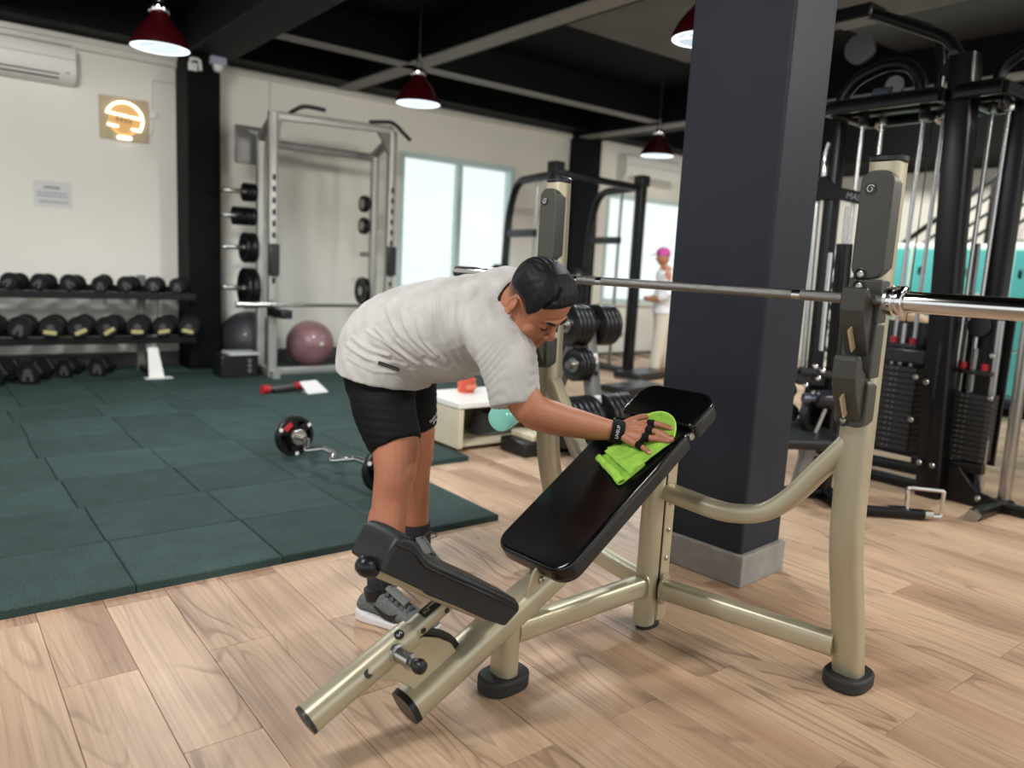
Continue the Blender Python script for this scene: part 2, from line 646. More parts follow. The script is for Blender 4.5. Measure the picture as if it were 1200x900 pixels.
def tile_mesh(w, h):
    k = (round(w, 3), round(h, 3))
    if k not in tile_cache:
        mb = MB()
        g, c = 0.0015, 0.004
        a, b2, t = w / 2 - g, h / 2 - g, 0.03
        mb.add([(-a, -b2, 0), (a, -b2, 0), (a, b2, 0), (-a, b2, 0), (-a, -b2, t - c), (a, -b2, t - c), (a, b2, t - c), (-a, b2, t - c),
                (-a + c, -b2 + c, t), (a - c, -b2 + c, t), (a - c, b2 - c, t), (-a + c, b2 - c, t)],
               [(3, 2, 1, 0), (0, 1, 5, 4), (1, 2, 6, 5), (2, 3, 7, 6), (3, 0, 4, 7), (4, 5, 9, 8), (5, 6, 10, 9), (6, 7, 11, 10), (7, 4, 8, 11), (8, 9, 10, 11)])
        me = mb.mesh('tile', smooth=False)
        me.materials.append(TILE)
        tile_cache[k] = me
    return tile_cache[k]


xs = [-0.95, -0.45, 0.04, 0.54, 1.045, 1.52, 2.055]
ys = [2.66 + 0.472 * k for k in range(11)] + [YW]
for j in range(len(ys) - 1):
    row = list(xs)
    sh = (0.0, -0.005, -0.03, -0.04, -0.07, -0.06, -0.09)[j % 7]
    if ys[j] > 3.4:
        row = row + [2.54]
    if ys[j] > 5.0:
        row = row + [3.04, 3.54, 4.04, 4.54]
    for i in range(len(row) - 1):
        x0 = row[i] + (sh if 0 < i else 0)
        x1 = row[i + 1] + (sh if i + 1 < len(row) - 1 else 0)
        o = bpy.data.objects.new('tile', tile_mesh(x1 - x0, ys[j + 1] - ys[j]))
        COL.objects.link(o)
        o.parent = rm
        o.location = ((x0 + x1) / 2 - 2.055, (ys[j] + ys[j + 1]) / 2 - 2.66, random.uniform(-0.0012, 0.0012) + 0.0012)

# ---- left wall with two window openings
W1 = (4.40, 6.03, 0.80, 2.36)
W2 = (7.66, 9.75, 0.70, 2.22)
wl = MB()
xs_ = [-5, W1[0], W1[1], W2[0], W2[1], XF + 0.2]
for i in range(5):
    if i in (1, 3):
        w = W1 if i == 1 else W2
        wl.b2((xs_[i], YW, -0.12), (xs_[i + 1], YW + 0.2, w[2]))
        wl.b2((xs_[i], YW, w[3]), (xs_[i + 1], YW + 0.2, 3.4))
    else:
        wl.b2((xs_[i], YW, -0.12), (xs_[i + 1], YW + 0.2, 3.4))
struct(wl.build('wall_left', WALLM, smooth=False))
struct(MB().b2((XF, -4, -0.12), (XF + 0.2, YW + 0.2, 3.4)).build('wall_far', WALLM, smooth=False))
struct(MB().b2((-5, YW - 0.015, 0.0), (7.0, YW, 0.16)).build('baseboard_left', mat('baseboard_grey', (88, 90, 88), 0.6), smooth=False))
cor = MB()
cor.b2((-5, YW - 0.05, ZT - 0.10), (2.06, YW, ZT - 0.04))
cor.b2((-5, YW - 0.08, ZT - 0.045), (2.06, YW, ZT + 0.0))
cor.b2((2.4, YW - 0.04, ZT - 0.05), (6.95, YW, ZT))
struct(cor.build('trim_1', TRIMM, bevel=0.006, smooth=False))


def window(name, w, xm):
    x0, x1, z0, z1 = w
    r = MB()
    t = 0.06
    y0, y1 = YW - 0.012, YW + 0.09
    r.b2((x0, y0, z1 - t), (x1, y1, z1)); r.b2((x0, y0, z0), (x1, y1, z0 + t))
    r.b2((x0, y0, z0 + t), (x0 + t, y1, z1 - t)); r.b2((x1 - t, y0, z0 + t), (x1, y1, z1 - t))
    o = struct(r.build(name, FRAMEW, bevel=0.004, smooth=False))
    MB().b2((xm - 0.035, y0 + 0.01, z0 + t), (xm + 0.035, y1 - 0.01, z1 - t)).build('mullion', FRAMEW, o, bevel=0.003, smooth=False)
    for a, b in ((x0 + t, xm - 0.035), (xm + 0.035, x1 - t)):
        MB().b2((a, YW + 0.04, z0 + t), (b, YW + 0.046, z1 - t)).build('pane', GLASS, o, smooth=False)
    MB().b2((x0 - 0.04, YW - 0.05, z0 - 0.04), (x1 + 0.04, YW + 0.02, z0)).build('window_sill', TRIMM, o, bevel=0.004, smooth=False)


window('window_1', W1, 5.22)
window('window_2', W2, 8.42)

# ---- ceiling
cb = MB()
cb.b2((-5, -4, 3.2), (XF, YW, 3.35))
struct(cb.build('ceiling', CEILM, smooth=False))
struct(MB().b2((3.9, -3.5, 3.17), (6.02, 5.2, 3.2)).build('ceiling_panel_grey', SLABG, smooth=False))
struct(MB().b2((6.05, -3.5, 3.175), (9.2, 3.6, 3.2)).build('ceiling_panel_dark', mat('ceiling_panel_dark', (40, 42, 45), 0.6), smooth=False))
struct(MB().b2((2.02, -4, 2.86), (2.42, YW, 3.2)).build('beam_column', mat('beam_slate', (22, 25, 29), 0.6, spec=0.15, noise=0.1), smooth=False, bevel=0.01))
struct(MB().b2((-5, 7.5, 2.9), (XF, YW, 3.2)).build('beam_wall', BEAMM, smooth=False))
struct(MB().b2((6.95, -4, 2.86), (7.4, YW, 3.2)).build('beam_far', BEAMM, smooth=False))
struct(MB().b2((6.95, -4, 2.84), (7.13, YW, 2.862)).build('trim_2', BEAMLIT, smooth=False))
struct(MB().b2((3.62, -4, 2.90), (3.86, YW, 3.2)).build('beam_middle', BEAMM, smooth=False))
struct(MB().b2((3.62, -4, 2.885), (3.80, YW, 2.902)).build('trim_3', BEAMLIT, smooth=False))
struct(MB().b2((2.42, 6.36, 2.90), (6.95, 6.56, 3.2)).build('beam_cross', BEAMM, smooth=False))
struct(MB().b2((2.42, 6.36, 2.885), (6.95, 6.50, 2.902)).build('trim_4', BEAMLIT, smooth=False))
struct(MB().b2((0.28, -4, 2.93), (0.62, YW, 3.2)).build('beam_side', BEAMM, smooth=False))
struct(MB().b2((0.62, 5.2, 3.08), (2.02, 5.34, 3.2)).build('beam_short', BEAMM, smooth=False))
struct(MB().b2((9.3, -4, 2.62), (XF, YW, 3.2)).build('beam_end', CEILM, smooth=False))
# ---- columns
struct(MB().b2((2.02, 7.46, 0), (2.31, YW, ZT)).build('column_corner', mat('column_black', (7, 8, 9), 0.6, spec=0.1), smooth=False, bevel=0.01))
struct(MB().b2((6.92, 7.7, 0), (7.36, YW, ZT)).build('column_window', mat('column_navy', (14, 18, 24), 0.6, spec=0.15), smooth=False, bevel=0.01))
RC = Matrix.Rotation(math.radians(5), 3, 'Z')
CC = V((2.388, 1.597, 0)) + RC @ V((0.16, 0.225, 0))
cc_o = struct(MB().box((0, 0, 1.4875), (0.292, 0.418, 2.745), RC).build('column_centre', COLM, smooth=False, bevel=0.012, seg=3))
cc_o.location = CC + V((0, 0.002, 0))
sk = struct(MB().box((0, 0, 0.0625), (0.325, 0.455, 0.125), RC).build('trim_5', CONC, smooth=False, bevel=0.006))
sk.location = CC

# ================================================================== INCLINE BENCH (local u along the bench, v across, z up)
TH = 0.0664
BO = V((1.862, 1.58, 0))
ROTB = Matrix.Rotation(TH, 4, 'Z')
ROTB.translation = BO
bench = thing('incline_bench', 'champagne framed incline bench press with glossy black back pad, in the foreground', 'bench', BO, TH)
X, Y, Z = V((1, 0, 0)), V((0, 1, 0)), V((0, 0, 1))
# uprights
UPC = [(0.196, 0.012), (0.180, 0.08), (0.150, 0.19), (0.112, 0.31), (0.078, 0.43), (0.062, 0.56), (0.055, 0.77), (0.048, 1.10), (0.044, 1.455)]
for sgn in (-1, 1):
    up = MB().sweep([(u, sgn * 0.583, z) for u, z in UPC], [(0.041, 0.036)] * len(UPC), hint=X, n=28, e=3.2, sub=4).build('upright', GOLD, bench)
    MB().prism(rrect(0.078, 0.092, 0.036), (0.044, sgn * 0.583, 1.452), X, Y, 0, 0.018).build('end_cap', BLACKP, up, bevel=0.004)
    ft = MB()
    ft.sweep([(0.196, sgn * 0.583, 0.0), (0.196, sgn * 0.583, 0.04)], [(0.062, 0.078)] * 2, hint=X, n=32, e=2.6)
    ft.build('rubber_foot', RUBBER, up, bevel=0.008, seg=3)
    # plastic bar guard on the face towards the lifter
    gd = MB()
    gv = sgn * 0.583
    def guard(z0, z1, r, w=0.082):
        gd.prism(rrect(w, z1 - z0, r, cy=(z0 + z1) / 2, seg=6), (0, gv, 0), Y, Z, -0.007, 0.046)
    guard(1.165, 1.43, 0.03)
    guard(1.055, 1.163, 0.004)
    guard(0.915, 1.053, 0.004)
    guard(0.785, 0.913, 0.022)
    guard_o = gd.build('bar_guard', COVER, bench, bevel=0.012, seg=4)
    # two bar hooks
    for hz, hu in ((1.085, 0.0), (0.915, 0.0)):
        hk = MB()
        prof = [(0.03, -0.13), (0.0, -0.125), (-0.018, -0.10), (-0.055, -0.035), (-0.066, 0.0), (-0.066, 0.045), (-0.058, 0.058), (-0.046, 0.056),
                (-0.036, 0.045), (-0.028, 0.024), (-0.012, 0.014), (0.003, 0.024), (0.008, 0.05), (0.03, 0.06)]
        hk.prism(prof, (hu, gv, hz), X, Z, -0.031, 0.031)
        ho = hk.build('bar_hook', COVER, bench, bevel=0.004, smooth=False)
        MB().bar((-0.0225 + hu, gv, hz - 0.096), (-0.0545 + hu, gv, hz - 0.042), 0.036, 0.004, hint=Y).build('wear_strip', mat('sand_strip', (190, 168, 128), 0.5), ho)
    for bz in (1.145, 1.175, 0.925, 0.80):
        bo = MB()
        bo.lathe([(0.0085, -0.002), (0.0085, 0.002), (0.006, 0.003), (0.0045, 0.003), (0.0035, 0.001), (0.0, 0.001)], (-0.0065, gv + 0.014, bz), (-1, 0, 0), n=16)
        bo.build('bolt', STEEL, guard_o)
        MB().lathe([(0.0165, -0.003), (0.0165, 0.0022), (0.0135, 0.003), (0.0105, 0.001), (0.0105, -0.003)], (-0.0065, gv + 0.014, bz), (-1, 0, 0), n=18).build('bolt_seat', BLACKP, guard_o)
    # emblem: a disc with a curl
    MB().lathe([(0.0, 0.0), (0.0155, 0.0), (0.0155, 0.002), (0.0, 0.002)], (-0.0065, gv + 0.014, 1.385), (-1, 0, 0), n=24).build('emblem_disc', BLACKP, guard_o)
    cur = [V((-0.009, gv + 0.014 - 0.0105 * k * math.cos(a), 1.385 + 0.0105 * k * math.sin(a))) for a, k in
           [(0.5 + 0.35 * i, 1.0 - 0.033 * i) for i in range(21)]]
    MB().sweep(cur, [(0.0014, 0.0011)] * len(cur), hint=X, n=6).build('emblem_curl', mat('emblem_silver', (205, 205, 200), 0.4), guard_o)
    # curved spotter arm and floor rail
    ARM = [(0.015, 0.03, 0.462), (0.018, 0.20, 0.452), (0.022, 0.29, 0.462), (0.030, 0.365, 0.49), (0.042, 0.43, 0.55), (0.05, 0.50, 0.645), (0.055, 0.575, 0.745)]
    MB().sweep([(u, sgn * v, z) for u, v, z in ARM], [(0.027, 0.034)] * len(ARM), hint=X, n=24, e=3, sub=5).build('curved_arm', GOLD, bench)
    MB().sweep([(0.02, sgn * 0.03, 0.135), (0.135, sgn * 0.555, 0.128)], [(0.028, 0.034)] * 2, n=24, e=3).build('floor_rail', GOLD, bench)
    MB().sweep([(0.021, sgn * 0.036, 0.135), (0.0225, sgn * 0.043, 0.135)], [(0.036, 0.05)] * 2, n=28, e=2.6).build('weld_flange', GOLD, bench)
# mid post: oval tube plus bolted channel
post = MB().sweep([(-0.022, 0, 0.018), (-0.022, 0, 0.615)], [(0.036, 0.032)] * 2, hint=Y, n=28, e=2.4).build('post', GOLD, bench)
MB().sweep([(0.0, 0, 0.0), (0.0, 0, 0.02)], [(0.045, 0.03)] * 2, hint=Y, n=24, e=2.4).build('rubber_foot', RUBBER, post, bevel=0.004)
ch = MB().b2((0.012, -0.026, 0.018), (0.062, 0.026, 0.60)).build('post_plate', GOLD_DULL, bench, bevel=0.006)
MB().b2((0.008, -0.0252, 0.10), (0.0125, 0.0252, 0.60)).build('joint_line', BLACKP, post, smooth=False)
for z in (0.42, 0.33, 0.235):
    MB().lathe([(0.0075, 0), (0.0075, 0.004), (0.0055, 0.006), (0.003, 0.006), (0.003, 0.003), (0, 0.003)], (0.037, -0.026, z), (0, -1, 0), n=14).build('bolt', STEEL, ch)
# sloped main beam
mb_ = MB()
mb_.sweep([(-0.945, 0, 0.060), (-0.42, 0, 0.312)], [(0.046, 0.043)] * 2, hint=Z, n=32, e=2.7)
main = mb_.build('main_beam', GOLD, bench)
mv = V((0.525, 0, 0.252)).normalized()
MB().sweep([V((-0.945, 0, 0.060)) - mv * 0.012, V((-0.945, 0, 0.060)) + mv * 0.004], [(0.0455, 0.0425), (0.0475, 0.0445)], hint=Z, n=32, e=2.7).build('end_plug', BLACKP, main)
# gusset under the back pad end, with a bolt
MB().prism([(-0.60, 0.255), (-0.515, 0.30), (-0.44, 0.40), (-0.50, 0.40), (-0.575, 0.33)], (0, -0.034, 0), X, Z, -0.004, 0.004).build('pad_bracket', GOLD_DULL, bench, bevel=0.002)
MB().lathe([(0.011, 0), (0.011, 0.004), (0.008, 0.007), (0.004, 0.007), (0.004, 0.003), (0, 0.003)], (-0.545, -0.039, 0.305), (0, -1, 0), n=16).build('bolt', STEEL, bench)
MB().bar((-0.46, 0, 0.355), (0.02, 0, 0.655), 0.06, 0.05).build('pad_beam', GOLD_DULL, bench)
# front post and foot, long rail
fp = MB().sweep([(-0.630, 0, 0.02), (-0.630, 0, 0.205)], [(0.040, 0.032)] * 2, hint=X, n=28, e=2.6).build('front_post', GOLD, bench)
MB().sweep([(-0.630, 0, 0.0), (-0.630, 0, 0.045)], [(0.055, 0.075)] * 2, hint=X, n=32, e=2.5).build('rubber_foot', RUBBER, fp, bevel=0.008, seg=3)
MB().sweep([(-0.60, 0, 0.158), (-0.05, 0, 0.150)], [(0.030, 0.035)] * 2, n=24, e=3.2).build('long_rail', GOLD, bench)
MB().sweep([(-0.056, 0, 0.150), (-0.050, 0, 0.150)], [(0.038, 0.048)] * 2, n=28, e=2.6).build('weld_flange', GOLD, bench)
# seat tube (outer, inner), curved plate between the two sloping tubes
outer = MB().sweep([(-1.222, 0, 0.122), (-0.945, 0, 0.252)], [(0.034, 0.034)] * 2, n=32, e=2.4).build('seat_tube', GOLD, bench)
MB().sweep([(-1.2225, 0, 0.1215), (-1.2145, 0, 0.1255)], [(0.0345, 0.0345)] * 2, n=32, e=2.4).build('tube_rim', COVERD, outer)
inner = MB().sweep([(-0.98, 0, 0.238), (-0.765, 0, 0.342)], [(0.0245, 0.0245)] * 2, n=28, e=2.4).build('seat_slider', GOLD, bench)
tv = V((0.277, 0, 0.130)).normalized()
tn = V((-tv.z, 0, tv.x))
for k in range(2):
    MB().lathe([(0, 0), (0.0075, 0), (0.0075, 0.0008), (0, 0.0008)], V((-0.925 + 0.07 * k, 0, 0.261 + 0.033 * k)) + V((0, -0.0242, 0)), (0, -1, 0), n=16).build('pin_hole', BLACKP, inner)
MB().lathe([(0, 0), (0.011, 0), (0.011, 0.001), (0, 0.001)], V((-1.075, 0, 0.191)) + V((0, -0.0335, 0)) * 0.93 + tn * 0.014, V((0, -1, 0.4)), n=18).build('pin_hole', BLACKP, outer)
pl = [(-1.045, 0.165), (-1.00, 0.20), (-0.945, 0.24), (-0.915, 0.238), (-0.87, 0.222), (-0.83, 0.195), (-0.80, 0.152), (-0.86, 0.125), (-0.93, 0.095),
      (-0.955, 0.120), (-0.985, 0.142), (-1.015, 0.156)]
pg = MB().prism(pl, (0, -0.012, 0), X, Z, -0.004, 0.004).build('curved_plate', GOLD_DULL, bench, bevel=0.003)
edge = [(-0.945, -0.004, 0.245), (-0.915, -0.004, 0.243), (-0.87, -0.004, 0.227), (-0.83, -0.004, 0.20), (-0.805, -0.004, 0.168)]
MB().sweep(edge, [(0.014, 0.004)] * 5, hint=Y, n=10, sub=3).build('plate_trim', BLACKP, pg)
# pull pin
pp = V((-1.005, 0, 0.228))
pn = MB().lathe([(0.024, 0.02), (0.024, 0.034), (0.018, 0.036), (0.018, 0.075), (0.0205, 0.076), (0.0205, 0.084), (0.012, 0.086), (0.012, 0.09)], pp, V((0.1, -1, 0.0)), n=24).build('pull_pin', STEEL, bench)
MB().lathe([(0.011, 0.086), (0.013, 0.096), (0.017, 0.102), (0.0185, 0.110), (0.016, 0.120), (0.010, 0.124), (0, 0.1245)], pp, V((0.1, -1, 0.0)), n=24).build('pin_knob', BLACKP, pn)
# markings on the tubes
top_l = lambda p, off: basis(V(p) + tn * off, V((0, -1, 0)), tv)
MB().lathe([(0, 0), (0.0125, 0), (0.0125, 0.0008), (0, 0.0008)], V((-0.978, -0.017, 0.2405)) + tn * 0.029, tn + V((0, -0.55, 0)), n=20).build('emblem_disc', BLACKP, outer)
em = V((-0.978, -0.017, 0.2405)) + tn * 0.0305
exx = (V((0, -1, 0)) - tn * 0.55).normalized()
text_obj('S', 0.020, 'emblem_letter', mat('emblem_silver', (205, 205, 200), 0.4), outer, basis(em + V((0, -0.0004, 0)), exx, tv))
MB().box((0, 0, 0), (0.085, 0.002, 0.034)).build('number_label', COVERD, inner).matrix_local = basis(V((-0.872, -0.008, 0.2895)) + tn * 0.0238, tv, V((0, 1, 0)) ) @ Matrix.Rotation(PI / 2, 4, 'X')
text_obj('2', 0.026, 'slider_number', GOLD_DULL, inner, basis(V((-0.897, -0.009, 0.2775)) + tn * 0.0258, V((0, -1, 0)), tv))
text_obj('1', 0.026, 'slider_number', GOLD_DULL, inner, basis(V((-0.852, -0.009, 0.2985)) + tn * 0.0258, V((0, -1, 0)), tv))
# back pad, head pad
ps = V((1, 0, 0.657)).normalized()
pn_ = V((-ps.z, 0, ps.x))
P0 = V((-0.575, 0, 0.36))
L1, L2 = 0.605, 0.625


def pad_poly(l0, l1, w, r0, r1, seg=6):
    out = []
    for (cx, cy, r, a0) in ((l1 - r1, w - r1, r1, 0), (l0 + r0, w - r0, r0, PI / 2), (l0 + r0, -w + r0, r0, PI), (l1 - r1, -w + r1, r1, 1.5 * PI)):
        for k in range(seg + 1):
            a = a0 + PI / 2 * k / seg
            out.append((cx + r * math.cos(a), cy + r * math.sin(a)))
    return out


pad = MB().prism(pad_poly(0.0, L1, 0.142, 0.055, 0.02), P0, ps, Y, -0.052, 0.0)
po = pad.build('back_pad', BLACKV, bench, bevel=0.012, seg=4)
MB().prism(pad_poly(0.004, L1 - 0.002, 0.1435, 0.055, 0.02), P0, ps, Y, -0.058, -0.011).build('pad_side', VINYLS, po, bevel=0.006, seg=2)
hp = MB().prism(pad_poly(L2, L2 + 0.158, 0.142, 0.02, 0.06), P0 + pn_ * 0.001, ps, Y, -0.052, 0.0)
ho = hp.build('head_pad', BLACKV, bench, bevel=0.012, seg=4)
MB().prism(pad_poly(L2 + 0.003, L2 + 0.155, 0.1435, 0.02, 0.06), P0 + pn_ * 0.001, ps, Y, -0.058, -0.011).build('pad_side', VINYLS, ho, bevel=0.006, seg=2)
MB().lathe([(0.012, 0), (0.012, 0.01), (0.008, 0.014), (0, 0.014)], P0 + ps * (L1 + 0.008) + pn_ * -0.03 + V((0, -0.13, 0)), (0, -1, 0), n=14).build('hinge_bolt', STEEL, ho)
# seat: wedge cushion with raised bolster on two rods
ss = V((1, 0, -0.588)).normalized()
sn = V((-ss.z, 0, ss.x))
S0 = V((-1.048, 0, 0.517))
LS = 0.405
prof = [(0.0, -0.062), (-0.004, -0.02), (0.0, 0.012), (0.012, 0.026), (0.035, 0.030), (0.06, 0.023), (0.082, 0.009), (0.105, 0.004), (0.2, 0.004), (LS - 0.03, 0.003), (LS - 0.008, -0.006), (LS, -0.020), (LS - 0.024, -0.068), (LS - 0.10, -0.070)]
wid = 0.135
taper = lambda a: 0.52 + 0.48 * min(1.0, max(0.0, a / 0.26))
sv = MB()
rows = [[S0 + ss * a + sn * (b + (0.004 if abs(v) < 0.5 and b > -0.03 else 0)) + V((0, v * wid * taper(a), 0)) for a, b in prof] for v in (-1, -0.45, 0.45, 1)]
n = len(prof)
vs = [p for r in rows for p in r]
fs = [tuple(range(n)), tuple(reversed([3 * n + i for i in range(n)]))]
for i in range(3):
    for k in range(n):
        fs.append((i * n + k, i * n + (k + 1) % n, (i + 1) * n + (k + 1) % n, (i + 1) * n + k))
sv.add(vs, fs)
seat = sv.build('seat', VINYLS, bench, bevel=0.009, seg=3, angle=60)
for sg in (-1, 1):
    seam = [S0 + ss * a + sn * b + V((0, sg * (wid * taper(a) - 0.0005), 0)) for a, b in ((0.004, 0.004), (0.05, 0.006), (0.085, -0.010), (0.12, -0.013), (0.25, -0.013), (LS - 0.012, -0.016))]
    MB().sweep(seam, [(0.003, 0.003)] * len(seam), hint=Y, n=8, sub=3).build('seat_piping', BLACKP, seat)
r0, r1 = V((-1.095, -0.03, 0.468)), V((-0.735, -0.03, 0.250))
rod = MB().sweep([r0, r1], [0.0155, 0.0155], n=24).build('seat_rod', GOLD, bench)
MB().lathe([(0.0165, 0.03), (0.0225, 0.026), (0.025, 0.012), (0.0245, -0.002), (0.019, -0.016), (0.009, -0.022), (0, -0.0235)], r0, r1 - r0, n=24).build('rod_end_cap', BLACKP, rod)
MB().box(S0 + ss * 0.24 + sn * -0.066, (0.16, 0.13, 0.014), Matrix((ss, Y, sn)).transposed()).build('seat_base', COVERD, bench, bevel=0.003)

# ================================================================== BARBELL ON THE BENCH
bar = thing('barbell', 'long chrome barbell resting on the hooks of the champagne bench', 'barbell', ROTB @ V((-0.014, 0, 1.114)), TH)
MB().cyl((0, -0.66, 0), (0, 0.66, 0), 0.014, n=24).build('shaft', mat('knurled_steel', (150, 150, 146), 0.34, 1.0, noise=0.1, nscale=300, bump=0.5, bscale=1500), bar)
for sgn in (-1, 1):
    sl = MB().lathe([(0.012, 0.655), (0.037, 0.655), (0.0375, 0.657), (0.0375, 0.667), (0.034, 0.670), (0.034, 0.674), (0.0375, 0.677), (0.0375, 0.687), (0.035, 0.690), (0.0255, 0.692), (0.025, 1.085), (0.022, 1.09), (0, 1.09)], (0, 0, 0), (0, sgn, 0), n=40)
    so = sl.build('sleeve', CHROME, bar)
    MB().lathe([(0.03, 0.646), (0.034, 0.646), (0.034, 0.655), (0.012, 0.655)], (0, 0, 0), (0, sgn, 0), n=30).build('collar_ring', STEEL, so)
for v in (-0.41, 0.30, 0.41):
    MB().cyl((0, v - 0.012, 0), (0, v + 0.012, 0), 0.0142, n=24).build('smooth_ring', CHROME, bar)

# ================================================================== PERSON WIPING THE BENCH
def new_from_modifiers(mb, voxel, smooth, factor=0.5, name='body'):
    me = mb.mesh(name, smooth=False)
    o = bpy.data.objects.new('remesh_source', me)
    COL.objects.link(o)
    r = o.modifiers.new('voxel', 'REMESH')
    r.mode = 'VOXEL'
    r.voxel_size = voxel
    r.use_smooth_shade = True
    if smooth:
        s = o.modifiers.new('smooth', 'SMOOTH')
        s.factor = factor
        s.iterations = smooth
    dg = bpy.context.evaluated_depsgraph_get()
    out = bpy.data.meshes.new_from_object(o.evaluated_get(dg))
    bpy.data.objects.remove(o)
    out.name = name
    out.polygons.foreach_set('use_smooth', [True] * len(out.polygons))
    return out


def coords(me):
    a = np.empty(len(me.vertices) * 3)
    me.vertices.foreach_get('co', a)
    return a.reshape(-1, 3)


def normals(me):
    a = np.empty(len(me.vertices) * 3)
    me.vertex_normals.foreach_get('vector', a)
    return a.reshape(-1, 3)


def put(me, co):
    me.vertices.foreach_set('co', co.reshape(-1))
    me.update()


def put_attr(me, name, val):
    at = me.attributes.new(name, 'FLOAT', 'POINT')
    at.data.foreach_set('value', np.ascontiguousarray(val, dtype=np.float32))


FD = V((0.645, -0.764, 0)).normalized()        # the way the man faces
LT = V((0.764, 0.645, 0)).normalized()         # his left, away from the bench side


def chain(mb, rows, hint=LT, n=20, sub=4, rnd=True):
    P = [r[:3] for r in rows]
    R = [(r[3], r[3]) if len(r) == 4 else (r[4], r[3]) for r in rows]
    # sweep's first radius lies along hint x tangent, the second along the hint
    return mb.sweep(P, R, hint=hint, n=n, sub=sub, round_end=rnd)


SHIRT_TORSO = [(1.266, 2.322, 0.748, 0.196, 0.160), (1.274, 2.316, 0.806, 0.195, 0.172), (1.292, 2.318, 0.857, 0.19, 0.172), (1.328, 2.240, 0.901, 0.19, 0.17),
               (1.387, 2.097, 0.935, 0.195, 0.172), (1.442, 1.987, 0.983, 0.185, 0.15), (1.463, 1.912, 1.030, 0.140, 0.122), (1.457, 1.862, 1.038, 0.100, 0.098), (1.452, 1.832, 1.036, 0.078, 0.078)]
SLEEVE_R = [(1.404, 1.952, 0.981, 0.1), (1.386, 1.825, 0.920, 0.098), (1.379, 1.762, 0.832, 0.082), (1.375, 1.729, 0.746, 0.074)]
SLEEVE_L = [(1.526, 1.992, 1.016, 0.1), (1.601, 2.045, 0.932, 0.085), (1.628, 2.072, 0.847, 0.075)]
BODY_TORSO = [(1.285, 2.330, 0.737, 0.13, 0.09), (1.290, 2.328, 0.808, 0.14, 0.11), (1.295, 2.305, 0.873, 0.14, 0.12), (1.329, 2.242, 0.910, 0.155, 0.14),
              (1.388, 2.098, 0.940, 0.165, 0.14), (1.442, 1.987, 0.989, 0.165, 0.12), (1.467, 1.912, 1.030, 0.11, 0.08)]
NECK = [(1.462, 1.944, 1.010, 0.07), (1.460, 1.883, 1.035, 0.062), (1.475, 1.818, 1.045, 0.058)]
ARM_R = [(1.411, 1.919, 0.973, 0.075), (1.390, 1.822, 0.921, 0.065), (1.382, 1.745, 0.821, 0.056), (1.400, 1.694, 0.745, 0.052), (1.464, 1.673, 0.716, 0.051),
         (1.566, 1.648, 0.690, 0.043), (1.650, 1.622, 0.672, 0.033), (1.682, 1.606, 0.668, 0.029)]
ARM_L = [(1.556, 1.993, 1.011, 0.07), (1.623, 2.053, 0.931, 0.06), (1.636, 2.076, 0.834, 0.05), (1.619, 2.049, 0.764, 0.047), (1.587, 1.990, 0.725, 0.038), (1.561, 1.941, 0.701, 0.03)]
LEG_R = [(1.237, 2.272, 0.764, 0.1), (1.233, 2.229, 0.655, 0.09), (1.230, 2.172, 0.551, 0.08), (1.213, 2.138, 0.465, 0.067), (1.200, 2.136, 0.376, 0.06),
         (1.176, 2.112, 0.267, 0.057), (1.153, 2.088, 0.185, 0.044), (1.143, 2.073, 0.100, 0.037), (1.143, 2.07, 0.05, 0.036)]
LEG_L = [(1.401, 2.396, 0.739, 0.1), (1.427, 2.402, 0.610, 0.085), (1.447, 2.402, 0.495, 0.07), (1.453, 2.409, 0.420, 0.06), (1.456, 2.414, 0.34, 0.056),
         (1.462, 2.416, 0.25, 0.054), (1.471, 2.412, 0.169, 0.044), (1.476, 2.404, 0.102, 0.037), (1.476, 2.40, 0.05, 0.036)]

man = thing('person', 'bending man in white t-shirt and black shorts wiping the bench pad', 'person', (1.25, 2.15, 0))
ML = V((1.25, 2.15, 0))


def relocate(me, loc):
    me.transform(Matrix.Translation(-V(loc)))
    return me


# ---- head frame
HR = V((-0.9735, -0.1749, -0.1486)).normalized()      # his right
HF = V((0.2292, -0.6700, -0.7066)).normalized()       # where the face points
HU = HR.cross(HF).normalized()
HS = 1.0
HC = V((1.441, 1.743, 1.049))
HM = Matrix((HR, HF, HU)).transposed()


def hp_(x, y, z):
    return HC + HM @ V((x, y, z)) * HS


RINGS = [(-0.118, 0.062, 0.040, 0.020), (-0.112, 0.082, 0.010, 0.034), (-0.100, 0.090, -0.012, 0.046), (-0.085, 0.089, -0.035, 0.056), (-0.068, 0.088, -0.058, 0.064),
         (-0.050, 0.088, -0.074, 0.069), (-0.030, 0.087, -0.087, 0.073), (-0.008, 0.083, -0.094, 0.0755), (0.012, 0.088, -0.098, 0.077), (0.035, 0.092, -0.100, 0.078),
         (0.060, 0.086, -0.097, 0.0755), (0.082, 0.070, -0.086, 0.068), (0.100, 0.046, -0.065, 0.053), (0.112, 0.015, -0.038, 0.032), (0.116, -0.012, -0.020, 0.008)]


def ring_at(z):
    zs = [r[0] for r in RINGS]
    return [float(np.interp(z, zs, [r[k] for r in RINGS])) for k in (1, 2, 3)]


def head_pt(th, z, grow=0.0):
    """th = 0 at the face, towards his right for +; grow = offset outwards"""
    yf, yb, rx = ring_at(z)
    yc = 0.25 * yf + 0.75 * (yf + yb) / 2
    c, s = math.cos(th), math.sin(th)
    e = 2.35
    c2 = math.copysign(abs(c) ** (2 / e), c); s2 = math.copysign(abs(s) ** (2 / e), s)
    ry_ = (yf - yc) if c > 0 else (yc - yb)
    return (s2 * (rx + grow), yc + c2 * (ry_ + grow), z)


bd = MB()
